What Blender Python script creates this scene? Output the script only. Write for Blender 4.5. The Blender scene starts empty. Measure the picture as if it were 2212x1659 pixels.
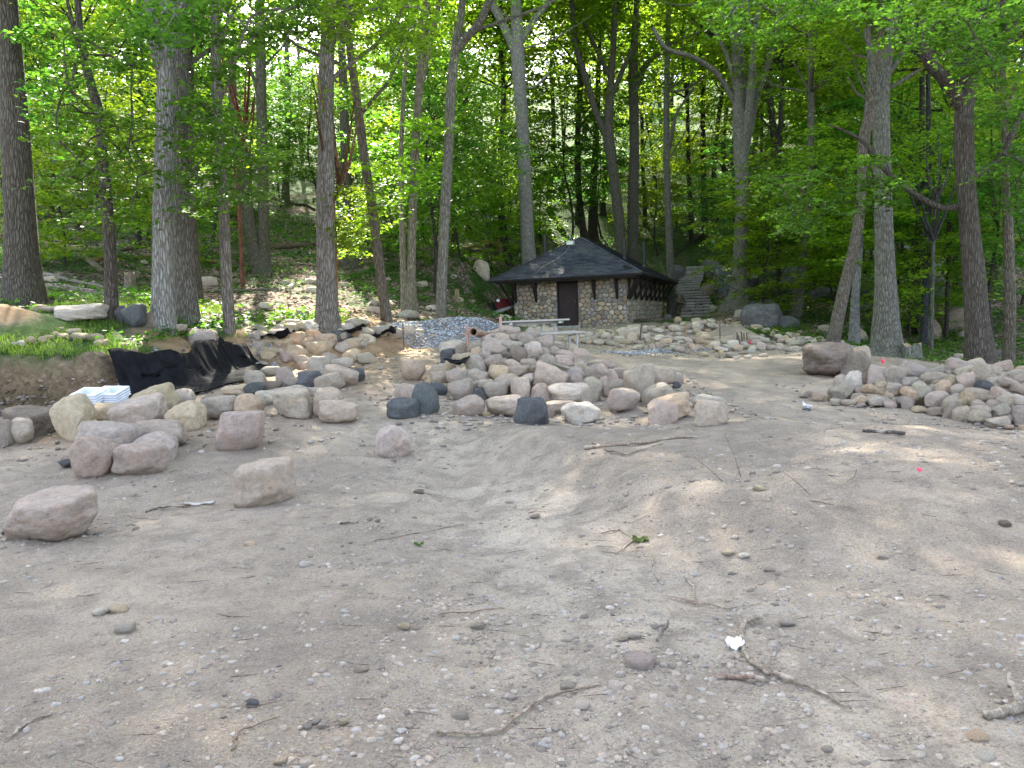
import bpy, bmesh, math, random
import numpy as np
from mathutils import Vector, Matrix, noise as mnoise

# ------------------------------------------------------------ camera, world, sun, exposure
scene = bpy.context.scene
col = scene.collection
CAMH, PITCH, ROLL, FPX = 1.6, 0.0808, 0.0383, 794.0
Fv = np.array([0, math.cos(PITCH), -math.sin(PITCH)])
Rv = np.array([1.0, 0, 0]); Uv = np.cross(Rv, Fv)
R2 = math.cos(ROLL) * Rv - math.sin(ROLL) * Uv
U2 = math.cos(ROLL) * Uv + math.sin(ROLL) * Rv
cam_d = bpy.data.cameras.new('camera'); cam = bpy.data.objects.new('camera', cam_d); col.objects.link(cam)
cam_d.sensor_width = 36; cam_d.lens = FPX / 1024 * 36; cam_d.clip_end = 1500; cam_d.clip_start = 0.1
cam.matrix_world = Matrix(((R2[0], U2[0], -Fv[0], 0), (R2[1], U2[1], -Fv[1], 0), (R2[2], U2[2], -Fv[2], CAMH), (0, 0, 0, 1)))
scene.camera = cam

SUN_EL, SUN_AZ = math.radians(43), math.radians(-14)       # azimuth from +Y, negative = left of the view
S = np.array([math.sin(SUN_AZ) * math.cos(SUN_EL), math.cos(SUN_AZ) * math.cos(SUN_EL), math.sin(SUN_EL)])
world = bpy.data.worlds.new('World'); scene.world = world; world.use_nodes = True
wn = world.node_tree; wn.nodes.clear()
sky = wn.nodes.new('ShaderNodeTexSky'); sky.sky_type = 'NISHITA'; sky.sun_disc = False
sky.sun_elevation = SUN_EL; sky.sun_rotation = SUN_AZ; sky.air_density = 1.0; sky.dust_density = 2.5
bg = wn.nodes.new('ShaderNodeBackground'); bg.inputs[1].default_value = 0.15
wo = wn.nodes.new('ShaderNodeOutputWorld')
hsn = wn.nodes.new('ShaderNodeHueSaturation'); hsn.inputs['Saturation'].default_value = .62; wn.links.new(sky.outputs[0], hsn.inputs['Color']); wn.links.new(hsn.outputs[0], bg.inputs[0]); wn.links.new(bg.outputs[0], wo.inputs[0])
sun_d = bpy.data.lights.new('sun', 'SUN'); sun_d.energy = 5.0; sun_d.angle = math.radians(0.6); sun_d.color = (1, .93, .80)
sun = bpy.data.objects.new('sun', sun_d); col.objects.link(sun)
sun.rotation_euler = Vector(S).to_track_quat('Z', 'Y').to_euler()
scene.view_settings.view_transform = 'Standard'; scene.view_settings.look = 'None'
scene.view_settings.exposure = 2.68; scene.view_settings.gamma = 1
scene.view_settings.use_curve_mapping = False

K = 1024 / 2212.0                                        # survey units -> camera pixels

def ray(x, y):
    u, v = x * K, y * K
    return Fv + (u - 512) / FPX * R2 - (v - 384) / FPX * U2
def P(x, y, d):                                          # point at forward depth d
    return np.array([0, 0, CAMH]) + ray(x, y) * d

# ------------------------------------------------------------ numpy value noise
def _hash(ix, iy, s):
    n = (ix * 374761393 + iy * 668265263 + s * 974634777) & 0xffffffff
    n = ((n ^ (n >> 13)) * 1274126177) & 0xffffffff
    return ((n ^ (n >> 16)) & 0xffff) / 65535.0
def vnoise(x, y, s=0):
    x = np.asarray(x, float); y = np.asarray(y, float)
    ix = np.floor(x).astype(np.int64); iy = np.floor(y).astype(np.int64)
    fx = x - ix; fy = y - iy
    fx = fx * fx * (3 - 2 * fx); fy = fy * fy * (3 - 2 * fy)
    a = _hash(ix, iy, s); b = _hash(ix + 1, iy, s); c = _hash(ix, iy + 1, s); d = _hash(ix + 1, iy + 1, s)
    return (a * (1 - fx) + b * fx) * (1 - fy) + (c * (1 - fx) + d * fx) * fy - .5
def sstep(t):
    t = np.clip(t, 0, 1); return t * t * (3 - 2 * t)

# ------------------------------------------------------------ terrain
def tps(pts, lam=0.02):
    X = pts[:, :2]; n = len(X)
    r2 = ((X[:, None] - X[None]) ** 2).sum(-1)
    Km = np.where(r2 > 0, r2 * np.log(np.maximum(r2, 1e-12)) * .5, 0) + lam * np.eye(n) * 20
    Pm = np.c_[np.ones(n), X]
    A = np.zeros((n + 3, n + 3)); A[:n, :n] = Km; A[:n, n:] = Pm; A[n:, :n] = Pm.T
    w = np.linalg.solve(A, np.r_[pts[:, 2], 0, 0, 0])
    def f(x, y):
        x = np.asarray(x, float); y = np.asarray(y, float)
        out = w[n] + w[n + 1] * x + w[n + 2] * y
        for i in range(n):
            r = (x - X[i, 0]) ** 2 + (y - X[i, 1]) ** 2
            out = out + w[i] * r * np.log(np.maximum(r, 1e-12)) * .5
        return out
    return f
def Pp(u, v, d): return tuple(P(u / K, v / K, d))
FAR = [(0, 60, 11.5), (-25, 60, 13), (25, 58, 9), (-45, 55, 13), (45, 55, 8), (0, 75, 17), (30, 75, 15), (-30, 75, 18)]
HUT = [(4.84, 32.9, 1.1), (.25, 34.5, 1.15), (8.2, 42.9, 1.15), (1.5, 40, 1.3), (6, 37, 1.1), (3, 31.5, 1.1)]
LOW = [(0, -8, 0), (-9, -8, 0), (9, -8, 0), (0, 0, 0), (0, 4, 0), (-5, 4, 0), (5, 4, .02), (-8, 6, 0), (9, 6, 0), (0, 7.5, .05), (4, 7.5, .05), (-5, 8, .02),
       (-14, 9, .2), (14, 9, -.1), (-9, 11.5, .4), (-6, 13, .5), (-5.5, 16.5, .7), (-4, 18.5, .95)] + HUT + FAR + [
       Pp(520, 426, 10.2), Pp(700, 425, 10.2), Pp(250, 430, 10.4), Pp(100, 445, 10), Pp(856, 403, 12), Pp(1000, 426, 10.3), Pp(810, 377, 15),
       Pp(887, 363, 22), Pp(977, 366, 18.5), Pp(833, 345, 24), Pp(852, 348, 26), Pp(796, 322, 32), Pp(736, 312, 36), Pp(590, 352, 19),
       (1.2, 21, .82), Pp(560, 340, 24), Pp(800, 352, 19), Pp(700, 356, 20), Pp(694, 326, 40), Pp(688, 272, 50), Pp(400, 345, 20), Pp(450, 346, 19),
       Pp(420, 370, 15), Pp(400, 400, 12.3), Pp(330, 400, 12), Pp(900, 290, 35), Pp(1000, 305, 30), Pp(1020, 255, 42), Pp(780, 285, 42), Pp(620, 275, 48)]
UP = [(-14, 12, 1.5), (-20, 12, 1.8), (-30, 10, 2), (-10, 5, 1.2), (0, 12, .9), (0, 5, .5), Pp(50, 352, 13.1), Pp(112, 346, 13.7), Pp(155, 349, 14.3), Pp(228, 346, 17), Pp(23, 303, 17), Pp(111, 319, 15.5), Pp(163, 327, 15.6), Pp(197, 303, 20), Pp(227, 319, 17),
      Pp(329, 325, 18), Pp(382, 320, 20), Pp(407, 313, 23), Pp(440, 325, 22), Pp(259, 275, 30), Pp(350, 268, 33), Pp(203, 360, 14.9), Pp(245, 351, 16.6),
      Pp(280, 222, 45), Pp(100, 260, 28), Pp(20, 255, 30), Pp(430, 272, 33), Pp(480, 268, 38), Pp(0, 200, 45), (1, 24, 1.2)] + HUT + FAR
def gridded(f):                                          # smooth surface tabulated once, then read back bilinearly
    gx = np.arange(-41, 41.6, .5); gy = np.arange(-9, 63.6, .5); A = f(*np.meshgrid(gx, gy))
    def g(x, y):
        a = np.clip((np.asarray(x, float) + 41) / .5, 0, len(gx) - 1.001); b = np.clip((np.asarray(y, float) + 9) / .5, 0, len(gy) - 1.001)
        i = a.astype(int); j = b.astype(int); a = a - i; b = b - j
        return (A[j, i] * (1 - a) + A[j, i + 1] * a) * (1 - b) + (A[j + 1, i] * (1 - a) + A[j + 1, i + 1] * a) * b
    return g
fL, fU = gridded(tps(np.array(LOW))), gridded(tps(np.array(UP)))
BANK = np.array([(-40, 11.0), (-9.2, 12.4), (-6.75, 12.9), (-6.05, 14.1), (-5.7, 16.8), (-4.9, 17.1), (-3.2, 18.0), (-1.7, 20.3), (1, 26), (1.5, 60), (2, 300)], float)
def bank_sd(x, y):                                       # positive on the upper (left) side
    x = np.asarray(x, float); y = np.asarray(y, float)
    best = np.full(np.broadcast(x, y).shape, 1e9); sg = np.zeros_like(best)
    for a, b in zip(BANK[:-1], BANK[1:]):
        dx, dy = b - a; L2 = dx * dx + dy * dy
        t = np.clip(((x - a[0]) * dx + (y - a[1]) * dy) / L2, 0, 1)
        px, py = x - a[0] - t * dx, y - a[1] - t * dy
        d = np.hypot(px, py); s = np.sign(dx * (y - a[1]) - dy * (x - a[0]))
        m = d < best; best = np.where(m, d, best); sg = np.where(m, s, sg)
    return best * sg
def seg_d(x, y, a, b):
    dx, dy = b[0] - a[0], b[1] - a[1]
    t = np.clip(((x - a[0]) * dx + (y - a[1]) * dy) / (dx * dx + dy * dy), 0, 1)
    return np.hypot(x - a[0] - t * dx, y - a[1] - t * dy)
def hbase(x, y):
    x = np.asarray(x, float); y = np.asarray(y, float)
    w = .22 + np.clip((y - 16.8) * .2, 0, .45) + np.clip((y - 19) * .45, 0, 3.5)
    m = sstep(bank_sd(x, y) / w * .5 + .5)
    xx = np.clip(x, -40, 40); yc = np.clip(y, -8, 62)
    z = fL(xx, yc) * (1 - m) + fU(xx, yc) * m
    z = np.where(y > 62, z + (y - 62) * .36, z)
    z = np.where((y > 55), z, np.minimum(z, 25))
    # dug soil bank on the right of the track and old wheel ruts
    z = z + .30 * sstep((x + 1.1 - .36 * (10.5 - y)) / .95) * sstep((y - 4.3) / 1.9) * sstep((10.6 - y) / 2.6) * sstep((7.5 - x) / 4)
    z = z - .05 * np.exp(-((x + 1.6 - .3 * (10.5 - y)) / .5) ** 2) * sstep((y - 4) / 2) * sstep((11 - y) / 2)
    z = z - .05 * np.exp(-((x + .5) / .4) ** 2) * sstep((y - 4) / 4) * sstep((11 - y) / 2)
    z = z - .07 * np.exp(-((x - 1.0) ** 2 + (y - 4.6) ** 2) / .12) - .05 * np.exp(-((x - 1.6) ** 2 + (y - 5.0) ** 2) / .1)
    return z
def h(x, y):
    z = hbase(x, y)
    z = z + .10 * vnoise(x * .7, y * .7, 1) + .035 * vnoise(x * 2.3, y * 2.3, 2)
    far = sstep((np.asarray(y) - 24) / 10)
    z = z - .45 * sstep((1.15 - np.abs(x - .2215 * y - .1)) / .35) * sstep((y - 40) / .8) * sstep((51 - y) / .8)
    return z + far * (.5 * vnoise(x * .22, y * .22, 7) + .2 * vnoise(x * .8, y * .8, 8))
def heapA(x, y):                                         # middle stone heap
    r = np.hypot((x - .05) / 1.95, (y - 14.0) / 1.9)
    a = 1.0 * np.clip(1 - r, 0, 1) ** .85
    b = .26 * sstep((x + .9) / .6) * sstep((3.5 - x) / .8) * np.exp(-((y - 11.3) / .7) ** 2)
    return np.maximum(a, b)
def heapB(x, y):                                         # right stone pile
    d = seg_d(x, y, (5.9, 13.1), (9.5, 9.6))
    return .68 * np.clip(1 - d / 1.5, 0, 1) ** .6
def heapG(x, y):                                         # crushed stone heap
    r = np.hypot((x + .8 - .28 * (y - 20.5)) / 1.9, (y - 20.5) / 2.0)
    return .66 * np.clip(1 - r ** 1.35, 0, 1)
def G(x, y, surf=None, lo=2.0, hi=160):
    surf = surf or h
    r = ray(x, y); ds = lo * (hi / lo) ** (np.arange(1400) / 1399.)
    X = r[0] * ds; Y = r[1] * ds; Z = CAMH + r[2] * ds
    below = np.nonzero(Z < surf(X, Y))[0]
    i = below[0] if len(below) else len(ds) - 1
    d = ds[i]
    return np.array([r[0] * d, r[1] * d, CAMH + r[2] * d])
def h1(x, y): return float(h(np.array([x]), np.array([y]))[0])

# ------------------------------------------------------------ object helpers
def tag(o, label=None, cat=None, group=None, kind=None):
    if label: o['label'] = label
    if cat: o['category'] = cat
    if group: o['group'] = group
    if kind: o['kind'] = kind
    return o
def empty(name, loc, rz=0.0, **k):
    o = bpy.data.objects.new(name, None); col.objects.link(o); o.location = [float(c) for c in loc]; o.rotation_euler = (0, 0, rz)
    o.empty_display_size = .2
    return tag(o, **k)
def npmesh(name, V, faces, mats=None, smooth=False, mat_idx=None):
    V = np.asarray(V, np.float32); faces = np.asarray(faces, np.int32)
    me = bpy.data.meshes.new(name); nf, k = faces.shape
    me.vertices.add(len(V)); me.vertices.foreach_set('co', V.ravel())
    me.loops.add(nf * k); me.loops.foreach_set('vertex_index', faces.ravel())
    me.polygons.add(nf); me.polygons.foreach_set('loop_start', np.arange(nf, dtype=np.int32) * k)
    me.polygons.foreach_set('loop_total', np.full(nf, k, np.int32))
    if smooth: me.polygons.foreach_set('use_smooth', np.ones(nf, bool))
    for m in (mats or []): me.materials.append(m)
    if mat_idx is not None: me.polygons.foreach_set('material_index', mat_idx)
    me.update(calc_edges=True)
    return me
def link(name, me, parent=None, loc=(0, 0, 0), color=None):
    o = bpy.data.objects.new(name, me); col.objects.link(o); o.location = [float(c) for c in loc]
    if parent: o.parent = parent
    if color: o.color = (*color[:3], 1)
    return o
class MB:                                                # collects polygons -> one mesh
    def __init__(s): s.v = []; s.f = []
    def add(s, vs, fs):
        n = len(s.v); s.v += [tuple(map(float, p)) for p in vs]; s.f += [tuple(i + n for i in f) for f in fs]; return s
    def box(s, c, size, R=None):
        c = np.array(c, float); e = np.array(size, float) / 2
        pts = np.array([(x, y, z) for x in (-1, 1) for y in (-1, 1) for z in (-1, 1)]) * e
        if R is not None: pts = pts @ np.array(R).T
        return s.add(pts + c, [(0, 1, 3, 2), (4, 6, 7, 5), (0, 4, 5, 1), (2, 3, 7, 6), (0, 2, 6, 4), (1, 5, 7, 3)])
    def bar(s, a, b, w, t):                              # rectangular bar from a to b
        a = np.array(a, float); b = np.array(b, float); d = b - a; L = np.linalg.norm(d); d /= L
        up = np.array([0, 0, 1.]) if abs(d[2]) < .95 else np.array([0, 1., 0])
        x = np.cross(d, up); x /= np.linalg.norm(x); y = np.cross(x, d)
        return s.box((a + b) / 2, (w, t, L), np.c_[x, y, d])
    def tube(s, pts, rad, n=10, cap=True):
        pts = np.array(pts, float); rad = np.broadcast_to(rad, len(pts)); rings = []
        for i, p in enumerate(pts):
            d = pts[min(i + 1, len(pts) - 1)] - pts[max(i - 1, 0)]; d = d / (np.linalg.norm(d) + 1e-9)
            up = np.array([0, 0, 1.]) if abs(d[2]) < .9 else np.array([0, 1., 0])
            x = np.cross(d, up); x /= np.linalg.norm(x); y = np.cross(d, x)
            a = np.arange(n) / n * 2 * math.pi
            rings.append(p + rad[i] * (np.cos(a)[:, None] * x + np.sin(a)[:, None] * y))
        V = np.concatenate(rings); F = []
        for i in range(len(pts) - 1):
            for j in range(n): F.append((i * n + j, i * n + (j + 1) % n, (i + 1) * n + (j + 1) % n, (i + 1) * n + j))
        if cap: F += [tuple(range(n))[::-1], tuple(range((len(pts) - 1) * n, len(pts) * n))]
        return s.add(V, F)
    def mesh(s, name, mat, bevel=0, smooth=False):
        me = bpy.data.meshes.new(name); me.from_pydata(s.v, [], s.f)
        if mat: me.materials.append(mat)
        bm = bmesh.new(); bm.from_mesh(me); bmesh.ops.recalc_face_normals(bm, faces=bm.faces)
        if bevel: bmesh.ops.bevel(bm, geom=bm.edges[:], offset=bevel, segments=1, affect='EDGES')
        bm.to_mesh(me); bm.free()
        if smooth: me.polygons.foreach_set('use_smooth', [True] * len(me.polygons))
        return me
    def build(s, name, mat, parent=None, bevel=0, smooth=False, color=None, loc=(0, 0, 0)):
        return link(name, s.mesh(name, mat, bevel, smooth), parent, loc, color)

# ------------------------------------------------------------ materials
class NT:
    def __init__(s, name):
        s.m = bpy.data.materials.new(name); s.m.use_nodes = True; s.t = s.m.node_tree; s.t.nodes.clear()
        s.out = s.t.nodes.new('ShaderNodeOutputMaterial')
    def n(s, typ, **k):
        nd = s.t.nodes.new(typ)
        for a, b in k.items(): setattr(nd, a, b)
        return nd
    def l(s, a, b): s.t.links.new(a, b)
    def noise(s, scale, detail=4, rough=.6, vec=None, dist=0):
        nd = s.n('ShaderNodeTexNoise'); nd.inputs['Scale'].default_value = scale; nd.inputs['Detail'].default_value = detail
        nd.inputs['Roughness'].default_value = rough; nd.inputs['Distortion'].default_value = dist
        if vec is not None: s.l(vec, nd.inputs['Vector'])
        return nd.outputs['Fac']
    def ramp(s, fac, stops):
        nd = s.n('ShaderNodeValToRGB'); r = nd.color_ramp
        while len(r.elements) < len(stops): r.elements.new(.5)
        for e, (p, c) in zip(r.elements, stops): e.position = p; e.color = (*c, 1) if len(c) == 3 else c
        s.l(fac, nd.inputs[0]); return nd.outputs[0]
    def mix(s, fac, a, b, mode='MIX'):
        nd = s.n('ShaderNodeMix', data_type='RGBA', blend_type=mode)
        for i, v in ((0, fac), (6, a), (7, b)):
            if isinstance(v, (int, float)): nd.inputs[i].default_value = v
            elif isinstance(v, tuple): nd.inputs[i].default_value = (*v, 1)
            else: s.l(v, nd.inputs[i])
        return nd.outputs[2]
    def coord(s, kind='Object', scale=None):
        tc = s.n('ShaderNodeTexCoord').outputs[kind]
        if scale is not None:
            mp = s.n('ShaderNodeMapping'); s.l(tc, mp.inputs[0]); mp.inputs['Scale'].default_value = scale; return mp.outputs[0]
        return tc
    def bump(s, hgt, strength=.5, dist=.02, prev=None):
        b = s.n('ShaderNodeBump'); b.inputs['Strength'].default_value = strength; b.inputs['Distance'].default_value = dist
        s.l(hgt, b.inputs['Height'])
        if prev is not None: s.l(prev, b.inputs['Normal'])
        return b.outputs[0]
    def bsdf(s, colr, rough=.9, normal=None, metal=0, spec=.3):
        b = s.n('ShaderNodeBsdfPrincipled')
        if isinstance(colr, tuple): b.inputs['Base Color'].default_value = (*colr, 1)
        else: s.l(colr, b.inputs['Base Color'])
        b.inputs['Roughness'].default_value = rough; b.inputs['Metallic'].default_value = metal
        b.inputs['Specular IOR Level'].default_value = spec
        if normal is not None: s.l(normal, b.inputs['Normal'])
        return b
    def done(s, b): s.l(b.outputs[0], s.out.inputs[0]); return s.m

def simple(name, c, rough=.8, var=.25, sc=6, bump=.3, bd=.01, metal=0, spec=.3, scale=None):
    t = NT(name); co = t.coord('Object', scale)
    f = t.noise(sc, 6, .65, co)
    lo = tuple(x * (1 - var) for x in c); hi = tuple(min(x * (1 + var), 1) for x in c)
    cc = t.ramp(f, [(.3, lo), (.7, hi)])
    return t.done(t.bsdf(cc, rough, t.bump(t.noise(sc * 5, 5, .7, co), bump, bd), metal, spec))

def ocol_mat(name, kind):
    """materials whose base tone is the object's own colour"""
    t = NT(name); oi = t.n('ShaderNodeObjectInfo'); oc = oi.outputs['Color']
    if kind == 'rock':
        co = t.coord('Object')
        ad = t.n('ShaderNodeVectorMath', operation='ADD'); t.l(co, ad.inputs[0]); t.l(oi.outputs['Location'], ad.inputs[1]); co = ad.outputs[0]
        f1 = t.noise(3.2, 6, .7, co); f2 = t.noise(40, 5, .75, co); f3 = t.noise(7, 5, .7, co, 1.5)
        c = t.mix(t.ramp(f1, [(.40, (0, 0, 0)), (.60, (1, 1, 1))]), t.mix(1., oc, (.76, .74, .72), 'MULTIPLY'), oc)
        c = t.mix(t.ramp(f3, [(.55, (0, 0, 0)), (.66, (.75, .75, .75))]), c, t.mix(.55, oc, (.50, .46, .42)))      # dry mud dust
        c = t.mix(t.ramp(f2, [(.36, (.6, .6, .6)), (.44, (0, 0, 0))]), c, (.11, .095, .085))
        c = t.mix(t.ramp(t.noise(1.5, 6, .7, co), [(.50, (0, 0, 0)), (.62, (.45, .45, .45))]), c, t.mix(1., oc, (1.05, .90, .76), 'MULTIPLY'))
        c = t.mix(t.ramp(f2, [(.58, (0, 0, 0)), (.66, (.6, .6, .6))]), c, (.68, .64, .60))
        c = t.mix(t.ramp(t.noise(5, 8, .8, co), [(.38, (.55, .55, .55)), (.47, (0, 0, 0))]), c, t.mix(1., oc, (.45, .44, .43), 'MULTIPLY'))
        nb = t.bump(f1, .8, .07); nb = t.bump(t.noise(12, 8, .8, co), 1.0, .045, nb); nb = t.bump(f2, 1.0, .014, nb)
        return t.done(t.bsdf(c, .88, nb, spec=.25))
    if kind == 'bark':
        oc = t.mix(1., oc, (.84, .89, .92), 'MULTIPLY'); co = t.coord('Object', (1, 1, .16)); cw = t.coord('Object')
        v = t.n('ShaderNodeTexVoronoi', feature='DISTANCE_TO_EDGE'); v.inputs['Scale'].default_value = 22
        # warp ridges
        wv = t.n('ShaderNodeVectorMath', operation='SCALE'); nn = t.n('ShaderNodeTexNoise'); nn.inputs['Scale'].default_value = 4
        t.l(co, nn.inputs['Vector']); t.l(nn.outputs['Color'], wv.inputs[0]); wv.inputs['Scale'].default_value = .12
        av = t.n('ShaderNodeVectorMath', operation='ADD'); t.l(co, av.inputs[0]); t.l(wv.outputs[0], av.inputs[1]); t.l(av.outputs[0], v.inputs['Vector'])
        ridge = t.ramp(v.outputs['Distance'], [(0, (0, 0, 0)), (.22, (1, 1, 1))])
        f2 = t.noise(9, 6, .7, cw); f3 = t.noise(1.3, 4, .6, cw)
        c = t.mix(ridge, t.mix(1., oc, (.50, .45, .41), 'MULTIPLY'), oc)
        c = t.mix(t.ramp(f2, [(.45, (0, 0, 0)), (.75, (.45, .45, .45))]), c, t.mix(1., oc, (1.7, 1.7, 1.6), 'MULTIPLY'))
        c = t.mix(t.ramp(f3, [(.55, (0, 0, 0)), (.75, (.55, .55, .55))]), c, t.mix(.5, oc, (.08, .11, .05)))      # lichen / moss
        nb = t.bump(ridge, .9, .03); nb = t.bump(t.noise(35, 5, .7, co), .5, .01, nb)
        return t.done(t.bsdf(c, .95, nb, spec=.15))
    if kind == 'plain':
        f = t.noise(20, 5, .7, t.coord('Object'))
        c = t.mix(t.ramp(f, [(.35, (0, 0, 0)), (.7, (1, 1, 1))]), t.mix(1., oc, (.7, .7, .7), 'MULTIPLY'), oc)
        return t.done(t.bsdf(c, .8, t.bump(f, .4, .01)))

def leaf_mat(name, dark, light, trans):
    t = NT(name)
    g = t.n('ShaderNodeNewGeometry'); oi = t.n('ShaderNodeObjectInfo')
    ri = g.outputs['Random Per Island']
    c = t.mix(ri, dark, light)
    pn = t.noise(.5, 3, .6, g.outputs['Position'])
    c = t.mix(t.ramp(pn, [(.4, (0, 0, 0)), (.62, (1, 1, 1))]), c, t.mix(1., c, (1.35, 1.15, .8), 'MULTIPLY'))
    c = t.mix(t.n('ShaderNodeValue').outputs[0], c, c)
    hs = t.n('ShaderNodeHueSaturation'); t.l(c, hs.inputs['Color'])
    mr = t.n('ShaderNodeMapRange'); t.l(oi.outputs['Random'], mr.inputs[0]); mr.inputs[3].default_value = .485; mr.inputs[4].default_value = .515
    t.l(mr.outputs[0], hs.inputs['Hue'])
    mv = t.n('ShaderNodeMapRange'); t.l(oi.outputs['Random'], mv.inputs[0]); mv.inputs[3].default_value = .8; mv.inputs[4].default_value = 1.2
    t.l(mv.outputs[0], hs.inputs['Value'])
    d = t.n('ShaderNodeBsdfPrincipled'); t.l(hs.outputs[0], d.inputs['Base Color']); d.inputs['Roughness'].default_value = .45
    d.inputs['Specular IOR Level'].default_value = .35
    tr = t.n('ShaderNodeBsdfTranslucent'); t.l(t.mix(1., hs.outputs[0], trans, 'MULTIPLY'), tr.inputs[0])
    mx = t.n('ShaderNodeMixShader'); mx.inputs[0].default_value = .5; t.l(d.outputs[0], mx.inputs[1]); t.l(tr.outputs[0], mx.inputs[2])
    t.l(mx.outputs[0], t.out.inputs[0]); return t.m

def ground_mat():
    t = NT('ground'); pos = t.n('ShaderNodeNewGeometry').outputs['Position']
    at = t.n('ShaderNodeVertexColor', layer_name='cover'); sp = t.n('ShaderNodeSeparateColor'); t.l(at.outputs[0], sp.inputs[0])
    big = t.noise(.55, 5, .6, pos); mid = t.noise(3.5, 6, .7, pos, .6); fine = t.noise(28, 7, .75, pos); grit = t.noise(120, 4, .8, pos)
    so = t.n('ShaderNodeVertexColor', layer_name='soil'); ss_ = t.n('ShaderNodeSeparateColor'); t.l(so.outputs[0], ss_.inputs[0])
    dirt = t.ramp(big, [(.34, (.28, .228, .176)), (.5, (.38, .311, .240)), (.64, (.47, .388, .300))])
    dirt = t.mix(ss_.outputs[0], dirt, t.ramp(mid, [(.35, (.42, .355, .280)), (.65, (.54, .462, .37))]))
    dirt = t.mix(ss_.outputs[2], dirt, t.ramp(mid, [(.35, (.20, .163, .128)), (.65, (.33, .272, .215))]))
    speck = t.noise(70, 6, .8, pos)
    dirt = t.mix(t.ramp(mid, [(.38, (.6, .6, .6)), (.54, (0, 0, 0))]), dirt, (.23, .198, .165))
    dirt = t.mix(t.ramp(fine, [(.36, (.6, .6, .6)), (.46, (0, 0, 0))]), dirt, (.17, .15, .14))
    dirt = t.mix(t.ramp(fine, [(.58, (0, 0, 0)), (.68, (.55, .55, .55))]), dirt, (.47, .43, .385))
    dirt = t.mix(t.ramp(speck, [(.38, (.75, .75, .75)), (.47, (0, 0, 0))]), dirt, (.13, .112, .095))
    dirt = t.mix(t.ramp(speck, [(.56, (0, 0, 0)), (.64, (.65, .65, .65))]), dirt, (.56, .51, .44))
    dirt = t.mix(t.ramp(grit, [(.60, (0, 0, 0)), (.70, (.6, .6, .6))]), dirt, (.55, .52, .48))
    v = t.n('ShaderNodeTexVoronoi'); v.inputs['Scale'].default_value = 55; t.l(pos, v.inputs['Vector'])
    ps = t.ramp(v.outputs['Distance'], [(.18, (1, 1, 1)), (.30, (0, 0, 0))])
    peb = t.n('ShaderNodeMath', operation='MULTIPLY'); t.l(ps, peb.inputs[0]); t.l(t.ramp(mid, [(.45, (0, 0, 0)), (.6, (.8, .8, .8))]), peb.inputs[1])
    dirt = t.mix(peb.outputs[0], dirt, t.mix(.6, v.outputs['Color'], (.42, .39, .37), 'MIX'))
    tan = t.ramp(mid, [(.3, (.27, .175, .10)), (.7, (.44, .31, .185))])
    dirt = t.mix(sp.outputs[2], dirt, tan)
    dirt = t.mix(ss_.outputs[1], dirt, t.ramp(t.noise(9, 7, .75, pos, 1.0), [(.3, (.05, .038, .026)), (.5, (.17, .125, .08)), (.7, (.34, .27, .18))]))
    v2 = t.n('ShaderNodeTexVoronoi'); v2.inputs['Scale'].default_value = 14; t.l(pos, v2.inputs['Vector'])
    vc = t.n('ShaderNodeSeparateColor'); t.l(v2.outputs['Color'], vc.inputs[0])
    litter = t.ramp(vc.outputs[0], [(0, (.05, .034, .026)), (.4, (.15, .10, .078)), (.75, (.29, .21, .17)), (1, (.46, .37, .32))])
    green = t.ramp(mid, [(.3, (.02, .045, .010)), (.7, (.06, .12, .022))])
    litter = t.mix(t.ramp(t.noise(.6, 5, .7, pos), [(.44, (0, 0, 0)), (.56, (1, 1, 1))]), litter, green)
    c = t.mix(sp.outputs[0], dirt, litter)
    c = t.mix(sp.outputs[1], c, green)
    nb = t.bump(mid, .9, .10); nb = t.bump(fine, 1.0, .03, nb); nb = t.bump(speck, 1.0, .010, nb); nb = t.bump(grit, .9, .006, nb); nb = t.bump(peb.outputs[0], .6, .008, nb)
    return t.done(t.bsdf(c, .97, nb, spec=.15))

M = {}
M['rock'] = ocol_mat('rock', 'rock'); M['bark'] = ocol_mat('bark', 'bark'); M['plain'] = ocol_mat('plain', 'plain')
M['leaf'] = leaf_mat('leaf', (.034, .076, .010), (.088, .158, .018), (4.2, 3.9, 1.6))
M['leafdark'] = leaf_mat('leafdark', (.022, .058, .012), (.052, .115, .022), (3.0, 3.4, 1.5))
M['ground'] = ground_mat()
M['grass'] = leaf_mat('grass', (.045, .085, .015), (.11, .17, .035), (2, 2.2, 1.2))
def _roof():
    t = NT('roof'); g = t.n('ShaderNodeNewGeometry'); f = t.noise(1.1, 6, .7, t.coord('Object', (1, 1, 1))); f2 = t.noise(30, 5, .7, t.coord('Object'))
    c = t.ramp(g.outputs['Random Per Island'], [(0, (.028, .032, .046)), (.5, (.05, .056, .082)), (1, (.085, .092, .128))])
    c = t.mix(t.ramp(f, [(.45, (0, 0, 0)), (.7, (.7, .7, .7))]), c, (.13, .135, .14)); c = t.mix(t.ramp(f2, [(.35, (.6, .6, .6)), (.5, (0, 0, 0))]), c, (.02, .02, .022))
    return t.done(t.bsdf(c, .7, t.bump(f2, .6, .01)))
M['roof'] = _roof()
M['darkwood'] = simple('darkwood', (.020, .016, .014), .8, .3, 8, .3, .008, scale=(6, 6, 1))
M['door'] = simple('door', (.036, .024, .024), .75, .25, 5, .2, .005)
M['mortar'] = simple('mortar', (.20, .165, .13), .95, .35, 8, .6, .02)
M['fabric'] = simple('fabric', (.011, .011, .013), .9, .5, 5, .6, .02, spec=.08)
M['metal'] = simple('metal', (.36, .38, .40), .5, .15, 10, .1, .002, metal=.6)
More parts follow.
